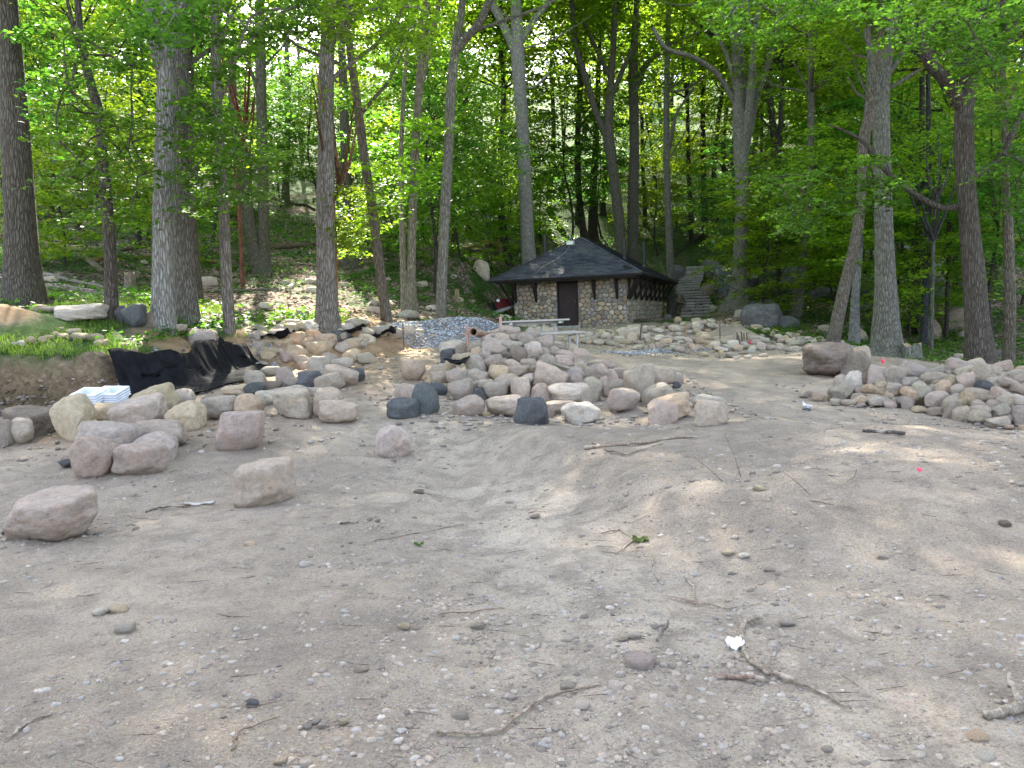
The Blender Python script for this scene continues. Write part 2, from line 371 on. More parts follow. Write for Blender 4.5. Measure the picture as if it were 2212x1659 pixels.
M['tabletop'] = simple('tabletop', (.36, .33, .31), .7, .2, 8, .3, .004, scale=(1, 8, 8))
M['pipe'] = simple('pipe', (.06, .06, .065), .5, .3, 6, .2, .003, metal=.3)
M['bucket'] = simple('bucket', (.66, .70, .77), .5, .14, 5, .05, .001)
M['redboard'] = simple('redboard', (.16, .025, .03), .7, .25, 6, .3, .004)
M['white'] = simple('white', (.78, .78, .76), .6, .05, 5, .1, .002)
M['greenpaint'] = simple('greenpaint', (.05, .25, .12), .6, .1, 5, .1, .002)
M['pink'] = simple('pink', (.85, .08, .16), .6, .1, 5, .1, .002)
M['slab'] = simple('slab', (.33, .32, .31), .9, .3, 5, .6, .02)
# ============================================================ GROUND
rng = np.random.default_rng(7); random.seed(7)
def grow(a, first, k, end):
    out = [a]; s = first
    while out[-1] < end: out.append(out[-1] + s); s *= k
    return out
ys = list(np.arange(-7, 2, .5)) + list(np.arange(2, 11, .065)) + list(np.arange(11, 18.5, .09)) + grow(18.5, .1, 1.013, 175)
xp = list(np.arange(0, 6.5, .07)) + list(np.arange(6.5, 9, .1)) + grow(9, .12, 1.028, 150)
xs = [-x for x in xp[:0:-1]] + xp
XX, YY = np.meshgrid(np.array(xs), np.array(ys)); nx, ny = len(xs), len(ys)
ZZ = h(XX, YY)
near = np.clip((26 - YY) / 10, 0, 1)
ZZ = ZZ + near * (.026 * vnoise(XX * 6, YY * 6, 3) + .014 * vnoise(XX * 14, YY * 14, 4))
sd = bank_sd(XX, YY)
bankm = np.exp(-(sd / .3) ** 2) * (YY < 18)
ZZ = ZZ + bankm * (.16 * vnoise(XX * 4, YY * 4, 5) + .16 * vnoise(XX * 9, YY * 9, 6) + .08 * vnoise(XX * 17, YY * 17, 9)) * np.where(XX < -6.45, 1.5, .12)
ZZ = ZZ + np.maximum(1.0 * np.clip(1 - np.hypot((XX - .05) / 1.95, (YY - 14.0) / 1.9), 0, 1) ** .85 - .38, 0) + np.maximum(heapB(XX, YY) - .34, 0) + heapG(XX, YY) * .93
# tan spoil heap on the terrace and a brown one behind the cobbles
sp1 = P(28, 728, 14.4); sp2 = G(1600, 735)
ZZ = ZZ + .40 * np.exp(-(((XX - sp1[0] + .2) / .85) ** 2 + ((YY - sp1[1]) / .6) ** 2)) + .45 * np.exp(-(((XX - sp2[0]) / .8) ** 2 + ((YY - sp2[1] - .8) / .7) ** 2))
yb = np.interp(XX, [-40, -8, -4, -2, 0, 3, 6, 7.5, 8.5, 9.5, 11, 16, 40], [16, 18, 20.5, 22.5, 29, 34, 33.5, 27, 22.5, 18, 15, 12.5, 8])
jit = 1.2 * vnoise(XX * .9, YY * .9, 11) + .6 * vnoise(XX * 2.5, YY * 2.5, 12)
hutpad = (np.abs(XX - 4) < 5) & (YY > 30) & (YY < 46)
lowdirt = sstep((yb - YY + jit * 1.3) / 1.2 + .5) * sstep(-sd / .4 + .5)
updirt = sstep(.5 - (np.abs(sd - .0) - .16 - .9 * sstep((XX + 6.2) / .8) + .6 * jit * sstep((XX + 6.4))) / .3) * (YY < 24)
clear_up = sstep((22.5 - YY + jit * 2) / 2) * sstep((XX + 6.5 + jit) / 1.5) * (sd > 0)
dirtm = np.clip(np.maximum(np.maximum(lowdirt, updirt), clear_up * .8), 0, 1)
litter = 1 - dirtm
grass = sstep((18.5 - YY + 2 * jit) / 2) * (sd > .25) * sstep(-(XX + 4.8 + jit) / 1.2) * (1 - updirt)
sp1m = np.exp(-(((XX - sp1[0] + .2) / .95) ** 2 + ((YY - sp1[1] + .1) / .75) ** 2) * 1.6)
grass = grass * (1 - sstep(sp1m * 2.5 - .6)); grass = np.maximum(grass, .85 * sstep((YY - 46) / 8) * sstep((XX + .33 * YY) / 6 + vnoise(XX * .3, YY * .3, 71)))
litter = litter * (1 - sstep(sp1m * 2.5 - .6))
sp3 = P(365, 748, 14.9); sp3m = sstep(1.6 - 1.2 * np.hypot((XX - sp3[0]) / 1.0, (YY - sp3[1]) / .9) + jit * .6); grass = grass * (1 - sp3m); litter = litter * (1 - sp3m)
tanm = np.clip(sstep(sp1m * 2.5 - .6) + sp3m + .75 * updirt * (jit > -.3) + .75 * np.exp(-(((XX + 5.2) / 1.6) ** 2 + ((YY - 10.6) / .8) ** 2)) +
               .6 * np.exp(-(((XX + 3) / 2.2) ** 2 + ((YY - 15.5) / 3.5) ** 2)) + .8 * clear_up + .3 * np.exp(-(((XX - 8) / 2) ** 2 + ((YY - 15) / 2) ** 2)), 0, 1)
bankc = bankm * (YY < 14)
tanm = tanm * (1 - .35 * bankc)
V = np.c_[XX.ravel(), YY.ravel(), ZZ.ravel()]
ii = (np.arange(ny - 1)[:, None] * nx + np.arange(nx - 1)[None]).ravel()
me = npmesh('ground', V, np.c_[ii, ii + 1, ii + nx + 1, ii + nx], [M['ground']], True)
ca = me.color_attributes.new('cover', 'FLOAT_COLOR', 'POINT')
ca.data.foreach_set('color', np.c_[litter.ravel(), grass.ravel(), tanm.ravel(), np.ones(V.shape[0])].astype(np.float32).ravel())
so = me.color_attributes.new('soil', 'FLOAT_COLOR', 'POINT')
track = np.exp(-((XX + 1.2 - .30 * (10.5 - YY)) / 1.0) ** 2) * sstep((13 - YY) / 3) * (.75 + .8 * vnoise(XX * 1.5, YY * 1.5, 61))
bankb = np.clip(np.exp(-((sd + .12) / .34) ** 2) * (YY < 14.3) * (XX < -6.0) * 1.3, 0, 1)
moundm = sstep((XX + 1.1 - .36 * (10.5 - YY)) / .9) * sstep((YY - 4.0) / 1.5) * sstep((12 - YY) / 2) * (.6 + 1.0 * vnoise(XX * 1.3, YY * 1.3, 62))
so.data.foreach_set('color', np.clip(np.c_[track.ravel(), bankb.ravel(), moundm.ravel() * .8, np.ones(V.shape[0])], 0, 1).astype(np.float32).ravel())
ground = tag(link('ground', me), kind='structure', label='bare beige dirt clearing rising into a leaf strewn wooded hillside')

# ============================================================ BOULDERS
def ico(n):
    bm = bmesh.new(); bmesh.ops.create_icosphere(bm, subdivisions=n, radius=1)
    v = np.array([q.co[:] for q in bm.verts]); f = np.array([[q.index for q in p.verts] for p in bm.faces]); bm.free(); return v, f
ICO = {n: ico(n) for n in (1, 2, 3, 4, 5)}
def rock_shape(seed, p, amp, n=4, planes=13, lo=.78):
    r = np.random.default_rng(seed); v, f = ICO[n]
    nn = r.normal(size=(planes, 3)); nn /= np.linalg.norm(nn, axis=1)[:, None]
    nn = np.r_[nn, [[0, 0, 1], [0, 0, -1], [1, 0, 0], [-1, 0, 0], [0, 1, 0], [0, -1, 0]]]
    hh = r.uniform(lo, 1.0, len(nn)); hh[planes:] = r.uniform(.88, 1.0, 6)
    dp = np.maximum(v @ nn.T, 0) / hh
    rad = (dp ** p).sum(1) ** (-1 / p)
    o = r.uniform(0, 50, 3)
    nz = np.array([mnoise.noise(Vector(q * 1.6 + o)) * amp + mnoise.noise(Vector(q * 4.5 + o)) * amp * .45 + mnoise.noise(Vector(q * 11 + o)) * amp * .24 for q in v])
    w = v * (rad * (1 + nz))[:, None]
    w -= (w.max(0) + w.min(0)) / 2; w /= (w.max(0) - w.min(0)) / 2
    return npmesh('boulder', w, f, [M['rock']], True)
RND = [rock_shape(100 + i, 8, .10) for i in range(9)]
ANG = [rock_shape(200 + i, 34, .09, 4, 10) for i in range(9)]
BIG = [rock_shape(300 + i, 9, .13, 5, 13) for i in range(5)]
HERO = [rock_shape(601, 11, .09, 5, 10, .86), rock_shape(604, 12, .10, 5, 9, .84), rock_shape(609, 11, .10, 5, 12, .86)]
SMALL = [rock_shape(400 + i, 10, .12, 2, 9) for i in range(8)]
MIDR = [rock_shape(500 + i, 11, .12, 3, 11) for i in range(10)]
COLS = {'p': ((.395, .328, .270), 'pinkish grey'), 't': ((.46, .365, .255), 'tan'), 'g': ((.365, .315, .262), 'grey'), 'd': ((.135, .145, .155), 'dark blue-grey'),
        'w': ((.51, .45, .385), 'pale'), 'o': ((.50, .34, .20), 'orange tan'), 'b': ((.20, .165, .13), 'brown')}
STONES = []                                              # (obj, cluster, px x, px y, size, colour code, shape)
def place_rock(c, dims, code, shape, name='boulder', yaw=None, tilt=None, meshes=None, hero=None):
    rr = random
    pool = meshes or (ANG if shape == 'a' else RND)
    o = bpy.data.objects.new(name, rr.choice(pool)); col.objects.link(o)
    o.location = [float(q) for q in c]
    o.rotation_euler = (rr.uniform(-.12, .12) if tilt is None else tilt[0], rr.uniform(-.15, .15) if tilt is None else tilt[1], rr.choice([0, math.pi]) + rr.uniform(-.35, .35) if yaw is None else yaw)
    o.scale = [max(.01, float(q)) for q in dims]
    b = np.array(COLS[code][0]) * ({'d': 1.05, 'b': 1.45}.get(code, 1.62)) * rr.uniform(.84, 1.12) * (1 + np.array([rr.uniform(-.04, .04) for _ in range(3)]))
    o.color = (*[float(q) for q in b], 1)
    return o
def box_rock(x0, y0, x1, y1, code='p', shape='r', surf=None, cluster='', embed=.06, name='boulder', label=None, meshes=None, yaw=None, tilt=None):
    """stone seen in the box; it stands on the ground, or on a heap's surface"""
    cx, cy = (x0 + x1) / 2, (y0 + y1) / 2
    if surf is None:
        g = G(cx, y1 - 1); w = (x1 - x0) * K / FPX * g[1]; d = g[1] + .38 * w
        hh = (y1 - y0) * K / FPX * d * 1.04 - .07 * w
        hh = max(hh, .45 * w * .8)
        q = P(cx, cy, d); z = min(h1(q[0], q[1]), g[2] + .10) + hh / 2 - embed * hh
        c = (q[0], q[1], z); dims = (w / 2 * 1.03, w * .45, hh / 2 * 1.12)
    else:
        g = G(cx, cy + (y1 - y0) * .12, surf); d = g[1] + .02
        w = (x1 - x0) * K / FPX * d; hh = (y1 - y0) * K / FPX * d
        q = P(cx, cy, d); s = min(w, hh); c = (q[0], q[1] + .22 * s, q[2] - .02)
        dims = (w / 2 * 1.2, .44 * (w + hh) / 2 * 1.15, hh / 2 * 1.22)
    if surf is not None and tilt is None: tilt = (random.uniform(-.3, .3), random.uniform(-.38, .38))
    o = place_rock(c, dims, code, shape, name, meshes=meshes, yaw=yaw, tilt=tilt)
    if label: tag(o, label, 'boulder')
    STONES.append((o, cluster, cx, cy, x1 - x0, code, shape, bool(label)))
    return o
def crop(ox, oy, s): return lambda b: (ox + b[0] * s, oy + b[2] * s, ox + b[1] * s, oy + b[3] * s)
c1 = crop(0, 621, .3418); c2 = crop(432, 621, .2278); c3 = crop(810, 621, .2278); c4 = crop(1242, 621, .2278); c5 = crop(1674, 621, .2431)
def put(fr, rows, cluster, surf=None, **k):
    for r in rows:
        b = fr(r); code = r[4] if len(r) > 4 else 'p'; shape = r[5] if len(r) > 5 else 'r'; lab = r[6] if len(r) > 6 else None
        kk = dict(k)
        if lab and (b[2] - b[0]) > 75: kk['meshes'] = HERO if cluster == 'left' else (BIG if shape == 'r' else ANG)
        box_rock(*b, code, shape, surf, cluster, label=lab, **kk)
# left group, nearest first (crop boxes x0,x1,y0,y1)
put(c1, [(80, 640, 1300, 1600, 'p', 'r', 'large low pale pink boulder lying alone nearest the camera at lower left'),
 (450, 735, 942, 1200, 'p', 'a', 'blocky pinkish grey boulder at the front left of the cluster below the white bins'),
 (755, 1052, 980, 1187, 'p', 'a', 'grey pink boulder with a slanting base, front right of the left cluster'),
 (505, 868, 850, 1110, 'g', 'r', 'broad flat-topped grey boulder behind the two front ones of the left cluster'),
 (865, 1172, 842, 1020, 'g', 'a'), (862, 1135, 918, 1090, 'g', 'a', 'grey wedge boulder leaning at the right of the left cluster'),
 (348, 592, 690, 960, 't', 'a', 'tall upright tan boulder standing just left of the white bins'),
 (590, 752, 738, 850, 't'), (720, 1042, 700, 915, 'g', 'a', 'big grey boulder with bird droppings right of the white bins'),
 (860, 1117, 628, 835, 't', 'r', 'rounded tan boulder leaning behind the large grey one right of the bins'),
 (1066, 1312, 720, 905, 't', 'r', 'squarish tan boulder with a sunlit lower right corner'),
 (1060, 1235, 640, 745, 'g'), (-25, 68, 835, 1005, 'g'), (50, 222, 832, 992, 'g', 'r'), (15, 366, 766, 950, 'b', 'a', 'long dark brown boulder by the left picture edge behind two round ones'),
 (720, 830, 728, 800, 'g')], 'left')
put(c1, [(376, 480, 1078, 1135, 'd', 'a'), (18, 62, 1522, 1555, 'd', 'a')], 'leftsmall', name='stone')
put(c2, [(170, 622, 1195, 1560, 'p', 'r', 'round pinkish grey boulder on the track in front of the left row'),
 (325, 600, 1008, 1248, 't', 'r'), (30, 362, 1030, 1255, 'g', 'r'), (695, 1072, 978, 1242, 'g', 'r', 'broad grey boulder with a speckled lower face, middle of the left row'),
 (1092, 1337, 965, 1240, 'p', 'r'), (1130, 1492, 1078, 1302, 'p', 'a', 'pinkish boulder with a pointed right end closing the left row'),
 (1038, 1112, 1040, 1175, 'p'), (510, 722, 980, 1130, 'w', 'a'), (700, 1047, 950, 1080, 'g', 'a'), (430, 627, 908, 1035, 'd', 'a'), (215, 500, 938, 1045, 't', 'r'),
 (605, 780, 885, 990, 'b', 'r'), (810, 962, 853, 960, 'g', 'r'), (925, 1152, 945, 1040, 'g', 'r'), (930, 1172, 790, 955, 'd', 'a'), (1095, 1357, 815, 990, 'g', 'r'),
 (1181, 1497, 757, 955, 'p', 'a'), (1388, 1562, 775, 905, 'd', 'a', 'dark flat boulder at the right end of the left row behind the track'), (1003, 1218, 655, 825, 'g', 'a'),
 (1213, 1447, 673, 792, 'w', 'r'), (413, 640, 788, 938, 'g', 'r'), (578, 760, 748, 850, 'g', 'r'), (718, 897, 765, 955, 'g', 'r'), (393, 546, 618, 728, 't', 'r'), (490, 668, 703, 792, 'g', 'r'),
 (548, 787, 598, 712, 't', 'r'), (790, 1027, 578, 738, 't', 'r'), (918, 1050, 642, 778, 'p', 'r'), (1023, 1242, 538, 697, 't', 'r'), (1328, 1557, 518, 642, 't', 'r'), (1340, 1520, 588, 727, 't', 'r'),
 (1488, 1657, 628, 738, 'p', 'r'), (768, 962, 468, 612, 'o', 'a'), (1058, 1322, 473, 612, 't', 'r'), (1260, 1437, 443, 565, 'd', 'a'), (1478, 1612, 473, 597, 't', 'r'), (1398, 1657, 403, 522, 'w', 'r'),
 (498, 652, 453, 542, 't', 'r'), (533, 722, 503, 597, 't', 'r'), (632, 737, 448, 512, 'g', 'r'), (888, 1022, 363, 445, 't', 'a'), (758, 862, 348, 428, 'w', 'a'), (1015, 1132, 398, 468, 't'), (1178, 1282, 388, 468, 'w'),
 (1638, 1802, 398, 512, 'g', 'r'), (1780, 1902, 398, 512, 'g', 'a'), (1878, 1962, 438, 508, 'g'), (1933, 2042, 378, 492, 'w', 'r'), (2035, 2140, 413, 492, 't', 'r'), (900, 1010, 460, 545, 't'), (970, 1070, 510, 590, 't', 'a'),
 (1310, 1400, 390, 450, 't'), (1365, 1425, 380, 440, 'w'), (1460, 1545, 362, 428, 't'), (1765, 1825, 358, 398, 'w'), (1700, 1760, 340, 380, 'b'), (690, 760, 325, 365, 't'), (1520, 1600, 320, 355, 'g'),
 (2050, 2133, 350, 410, 'w'), (1120, 1180, 340, 380, 't'), (1310, 1345, 410, 440, 'g'), (560, 620, 640, 700, 't')], 'left')
box_rock(517, 990, 633, 1091, 'p', 'r', None, 'left', label='near round pinkish boulder with a chalky left side alone on the track', meshes=HERO[2:])
put(c2, [(1650, 2012, 1313, 1612, 'w', 'a', 'pale chalky boulder standing alone between the left row and middle heap')], 'left')
put(c3, [(258, 472, 690, 894, 't', 'r', 'round tan boulder standing alone left of the middle heap')], 'left')
# middle heap
put(c3, [(178, 300, 918, 1080, 'p', 'r'), (222, 430, 918, 1112, 'p', 'r', 'lumpy pink boulder leaning on the dark ones left of the middle heap'), (352, 597, 918, 1207, 'd', 'a', 'tall dark speckled boulder leaning beside the flat dark slab'),
 (103, 412, 1055, 1252, 'd', 'a', 'flat dark slab boulder resting aslant at the left foot of the middle heap'), (520, 687, 908, 1032, 'd', 'a'), (703, 927, 883, 1082, 'g', 'r'),
 (743, 1047, 1036, 1222, 'p', 'r', 'oval dark-veined boulder first in the front line of the middle heap'), (920, 1038, 958, 1090, 'd', 'a'), (1045, 1407, 1028, 1232, 'p', 'r', 'wide pinkish oval boulder in the front line left of the black wedge'),
 (1034, 1262, 893, 1085, 'g', 'r'), (1283, 1472, 862, 1112, 'p', 'r'), (1336, 1645, 1033, 1307, 'd', 'a', 'blackish wedge boulder with white specks in the front line'),
 (1473, 1672, 913, 1105, 'p', 'r'), (1653, 2042, 903, 1115, 'w', 'r', 'broad domed boulder with a white chalky top in the middle heap'), (1768, 2117, 1093, 1292, 'w', 'a', 'low sharp-edged pale boulder lying sunlit in front of the middle heap'),
 (1612, 1880, 1068, 1205, 'p', 'a'), (1640, 1702, 1128, 1232, 'p')], 'middle')
put(c4, [(308, 610, 963, 1188, 'p', 'r', 'round boulder in front below the large tilted slab of the middle heap'), (306, 515, 875, 1030, 'p'), (458, 748, 733, 1090, 'g', 'a', 'large tilted slab boulder with a bluish lower face, tallest on the right'),
 (638, 935, 912, 1117, 'p', 'r'), (718, 1118, 1008, 1258, 't', 'r', 'broad pink and tan domed boulder near the right end of the middle heap'), (688, 985, 1073, 1300, 'p', 'a', 'faceted pinkish boulder in front of the broad tan domed one'),
 (1133, 1457, 1068, 1312, 'p', 'a', 'lumpy pinkish boulder, rightmost front of the middle heap'), (1113, 1422, 1018, 1160, 'g', 'r', 'grey boulder half hidden behind the rightmost lumpy one'), (700, 945, 773, 955, 'p', 'r'), (925, 1005, 893, 962, 'd'),
 (28, 315, 710, 918, 'p', 'r'), (38, 258, 858, 1085, 'p', 'a'), (240, 332, 855, 1050, 'p'), (365, 505, 765, 875, 'g'), (900, 1025, 810, 905, 'g'), (290, 410, 780, 935, 'p')], 'middle')
put(c3, [(1530, 1805, 743, 972, 'p', 'a'), (1780, 1887, 808, 910, 'p'), (1348, 1507, 828, 910, 'w'), (1138, 1362, 818, 920, 'p'), (978, 1132, 863, 965, 'p'), (900, 1002, 880, 962, 'g'), (1488, 1582, 798, 892, 'p'),
 (1250, 1452, 733, 832, 'p'), (1078, 1262, 738, 868, 't'), (888, 1077, 785, 890, 'g', 'a'), (818, 912, 780, 885, 'g', 'a'), (683, 842, 773, 908, 'p'), (538, 707, 785, 892, 'p', 'a'), (523, 667, 723, 802, 'p', 'a'), (658, 752, 698, 785, 't'),
 (1960, 2065, 963, 1115, 'g'), (1535, 1690, 750, 835, 'g', 'a'), (1790, 1970, 750, 880, 'g'), (1420, 1560, 740, 800, 'g', 'a'), (1700, 1960, 745, 800, 'g', 'a'), (1860, 1960, 820, 930, 'g')], 'middle', surf=lambda x, y: h(x, y) + heapA(x, y))
SA = lambda x, y: h(x, y) + heapA(x, y)
put(c3, [(858, 1053, 643, 787, 'p'), (1053, 1205, 638, 757, 'g'), (1235, 1372, 683, 777, 'p'), (1378, 1518, 668, 748, 'p'), (1543, 1712, 638, 757, 'p'), (1703, 1868, 643, 752, 'p'), (1425, 1583, 523, 687, 'g'), (1290, 1437, 558, 688, 'b'),
 (1203, 1383, 503, 602, 'g'), (1025, 1242, 490, 638, 'g', 'a'), (918, 1027, 563, 682, 't'), (998, 1087, 598, 682, 'g'), (888, 1052, 500, 620, 'g'), (768, 887, 523, 638, 'g'), (610, 832, 508, 668, 'w', 'r'), (628, 762, 578, 678, 'd', 'a'),
 (728, 822, 623, 712, 'p'), (783, 907, 618, 702, 't'), (628, 742, 658, 742, 'd'), (808, 932, 470, 547, 't', 'a'), (910, 1012, 446, 512, 'p'), (1008, 1142, 443, 517, 'p'), (1138, 1272, 433, 567, 'p'), (1085, 1188, 393, 462, 'p'),
 (1178, 1292, 358, 442, 'p'), (1238, 1372, 373, 457, 'p'), (1328, 1432, 313, 407, 'p', 'a'), (1408, 1537, 323, 402, 'g', 'a'), (1368, 1507, 433, 562, 'p'), (1428, 1547, 378, 482, 'g', 'a'), (1500, 1602, 468, 532, 'g', 'a'),
 (1553, 1688, 458, 602, 'p', 'a'), (1528, 1657, 368, 482, 'p', 'a'), (1623, 1727, 378, 462, 'p'), (1658, 1742, 460, 500, 'b', 'a'), (1720, 1802, 458, 532, 't'), (1678, 1792, 508, 572, 'g'), (1653, 1742, 553, 622, 'g'), (1563, 1652, 563, 642, 'g'),
 (1778, 1872, 518, 612, 'p', 'a'), (1698, 1882, 588, 662, 'p'), (1838, 1932, 538, 652, 'p'), (1888, 2022, 578, 692, 'p', 'a'), (1198, 1292, 598, 672, 'b'), (1265, 1352, 438, 517, 'g', 'a'), (1188, 1268, 663, 737, 'g'), (1868, 2002, 698, 772, 'p'),
 (1325, 1385, 430, 485, 'g'), (1480, 1540, 640, 700, 'b'), (1890, 1960, 650, 700, 'g'), (2000, 2070, 640, 690, 'g'), (1130, 1190, 350, 392, 'b'), (2010, 2130, 690, 740, 'g'), (1500, 1600, 690, 750, 'g'), (1870, 1960, 700, 760, 'g')], 'middle', surf=SA)
put(c4, [(-10, 105, 680, 765, 'p'), (103, 172, 638, 702, 'g'), (160, 375, 690, 790, 'p'), (370, 500, 760, 830, 'g')], 'middle', surf=SA)
# right pile
SB = lambda x, y: h(x, y) + heapB(x, y)
put(c5, [(845, 998, 705, 865, 'p', 'a', 'squarish boulder on top of the right pile, left of its square twin'), (990, 1155, 700, 865, 'p', 'a', 'squarish boulder on top of the right pile, below the pink flag side'), (1130, 1355, 668, 790, 'g', 'a'), (640, 785, 748, 905, 'w', 'r', 'pale pinkish round boulder at the upper left end of the right pile'), (540, 660, 778, 880), (765, 845, 755, 865, 'b'),
 (1160, 1310, 790, 875, 'g', 'a'), (1320, 1540, 748, 850, 'p', 'a'), (1530, 1655, 775, 862, 't', 'a'), (1655, 1790, 765, 912, 'p', 'a'), (1790, 1990, 682, 830, 'p', 'a', 'largest pinkish block on the crest of the right pile'), (1550, 1780, 645, 760), (1620, 1780, 700, 790),
 (1525, 1610, 725, 785), (1350, 1535, 705, 780, 'g'), (1720, 1860, 635, 720), (1915, 2115, 662, 765), (2070, 2230, 720, 800), (1985, 2075, 740, 815), (1915, 2045, 790, 890, 'g'), (1835, 1950, 830, 935, 'd', 'a'), (1445, 1565, 820, 930, 't', 'r', 'yellowish round stone in the middle of the right pile face'),
 (1400, 1460, 805, 850, 't'), (1350, 1450, 855, 915, 'g'), (1580, 1690, 865, 955), (1735, 1920, 895, 1005), (1640, 1800, 932, 1050, 't', 'a'), (1235, 1360, 835, 965, 'p', 'a'), (1150, 1300, 880, 985, 't'), (1010, 1130, 845, 960, 'g', 'a'), (900, 1010, 830, 905, 't'),
 (780, 945, 870, 940, 't'), (905, 1020, 892, 965, 't', 'a'), (985, 1055, 918, 968, 't', 'a'), (515, 705, 842, 990, 'g', 'a', 'large sloping grey boulder at the left foot of the right pile'), (690, 800, 930, 985, 'g'), (715, 790, 880, 935, 'p'),
 (815, 900, 935, 980, 't', 'a'), (1370, 1560, 918, 1050), (1505, 1700, 960, 1100, 'p', 'a'), (1930, 2090, 890, 1010), (2000, 2150, 935, 1055), (2120, 2240, 950, 1045, 'w'), (2110, 2240, 855, 935), (2010, 2200, 805, 890),
 (1760, 1900, 1000, 1085), (1895, 1990, 990, 1070), (1790, 1850, 820, 900, 'd'), (1755, 1940, 1045, 1150), (1960, 2090, 1035, 1115, 'g', 'a'), (2130, 2240, 690, 735, 't'), (1120, 1240, 960, 1030, 'g'), (2140, 2260, 760, 830, 'g'), (1050, 1150, 880, 930, 't')], 'right', surf=SB)
put(c5, [(455, 590, 912, 1012, 't', 'a'), (490, 590, 985, 1047), (585, 712, 990, 1055), (710, 820, 958, 1047, 't', 'a'), (805, 1017, 958, 1064, 'g', 'a', 'long dark grey stone in the bottom course of the right pile'), (1020, 1170, 962, 1062), (962, 1080, 1010, 1078),
 (1120, 1237, 968, 1088, 'p', 'a'), (1236, 1450, 970, 1062, 't', 'a', 'long pale yellowish block in the bottom course of the right pile'), (1218, 1350, 1052, 1108, 't'), (1345, 1507, 1058, 1138, 'g', 'a'), (1500, 1600, 1010, 1160, 'p', 'a'), (1580, 1755, 1055, 1192), (1718, 1908, 1085, 1210, 'p', 'r', 'rounded boulder sloping outwards at the front foot of the right pile'),
 (1898, 2068, 1150, 1248, 'g', 'a'), (1943, 2092, 1110, 1207), (2088, 2240, 1040, 1218, 'p', 'a'), (725, 805, 1040, 1062, 'g'), (310, 445, 935, 1017, 't', 'a'), (300, 420, 912, 978), (213, 297, 945, 982, 'g', 'a'), (263, 332, 920, 957),
 (2035, 2120, 1213, 1252, 't'), (2163, 2240, 1213, 1264, 't', 'a')], 'right')
# big boulder near the leaning tree
bb = box_rock(1720, 740, 1856, 818, 'b', 'r', None, 'solo', label='largest brown boulder, under the leaning tree right of the clearing', meshes=BIG[1:2], yaw=.3)
box_rock(1815, 760, 1880, 822, 'b', 'a', None, 'solo', label='brown sloping slab boulder against the right side of the largest brown boulder')
box_rock(1846, 748, 1880, 782, 'p', 'a', None, 'solo', label='pinkish block standing behind the largest brown boulder')
# rocks on the terrace
put(c1, [(370, 683, 128, 246, 'w', 'r', 'long pale boulder lying in grass on the terrace between two trunks'), (208, 302, 116, 166, 't', 'r', 'small rounded tan rock in grass left of the long pale boulder'),
 (285, 376, 130, 172, 'g', 'r', 'low grey rock touching the left of the long pale boulder'), (780, 915, 133, 278, 'd', 'a', 'jagged blue-grey rock on the terrace beside the thin trunk'), (735, 800, 138, 245, 'd', 'a', 'dark rock sliver behind the jagged blue-grey rock'),
 (910, 1007, 180, 278, 'b', 'a', 'brown angular rock right of the jagged blue-grey rock'), (1203, 1367, 288, 414, 'g', 'r', 'greenish grey boulder above the black fabric at its far end'), (1063, 1182, 250, 312, 'g', 'r', 'flat grey rock at the foot of the light grey trunk'),
 (1178, 1237, 270, 312, 't', 'r', 'small tan rock right of the flat grey rock')], 'terrace')
put(c1, [(460, 567, 294, 350, 't'), (563, 657, 293, 347, 't'), (595, 682, 333, 380, 't', 'a'), (353, 412, 260, 294, 't'), (428, 507, 268, 312, 'g'), (762, 812, 358, 388, 't'), (1088, 1152, 448, 490, 't'), (425, 475, 316, 348, 'b'),
 (325, 370, 285, 322, 't'), (240, 290, 320, 362, 't', 'a'), (175, 225, 318, 368, 't', 'a'), (110, 165, 340, 382, 'w'), (70, 115, 350, 380, 'w'), (290, 340, 310, 345, 't'), (370, 430, 300, 340, 't')], 'terracesmall', name='stone', embed=.2)
# cobbles in the band behind
put(c4, [(475, 590, 425, 545, 'p', 'a', 'pointed pinkish cobble standing up in the band in front of the hut corner'), (628, 720, 440, 508, 'w'), (740, 845, 458, 522, 'w'), (835, 935, 462, 522, 'w', 'a'), (930, 1045, 470, 520, 'w', 'a'), (1145, 1222, 472, 545, 't'), (700, 762, 535, 602), (750, 832, 515, 575),
 (885, 1002, 525, 575, 'p', 'a'), (935, 1032, 560, 625, 'g'), (850, 935, 568, 612, 'g'), (1025, 1082, 535, 590), (1085, 1140, 530, 602, 't'), (1035, 1090, 582, 632), (1135, 1225, 553, 600), (1178, 1268, 610, 662, 't', 'a'), (1488, 1590, 543, 608, 't', 'a'), (1360, 1420, 603, 650, 't'),
 (1325, 1440, 565, 615, 'w', 'a'), (1430, 1560, 615, 675, 'g'), (1500, 1565, 652, 684, 'w'), (1560, 1650, 600, 640, 'g'), (1600, 1672, 640, 678, 'w', 'a'), (1220, 1300, 512, 560, 't'), (1195, 1300, 425, 480, 'w'), (1050, 1170, 480, 520), (550, 655, 545, 600, 'g', 'a'), (400, 480, 540, 578),
 (165, 275, 495, 552, 'g'), (270, 345, 490, 548, 'g'), (300, 375, 515, 560), (25, 155, 480, 540, 'g'), (1285, 1350, 420, 475), (1720, 1812, 520, 602, 'w'), (1800, 1912, 545, 600, 'w'), (1640, 1722, 545, 592, 't'), (1910, 1982, 530, 592, 'w'), (1980, 2080, 565, 612, 'w'),
 (1745, 1830, 625, 668, 'g', 'a'), (820, 900, 400, 440, 'g', 'a'), (300, 350, 450, 500), (370, 430, 470, 520, 'w')], 'band', name='cobble', meshes=MIDR)
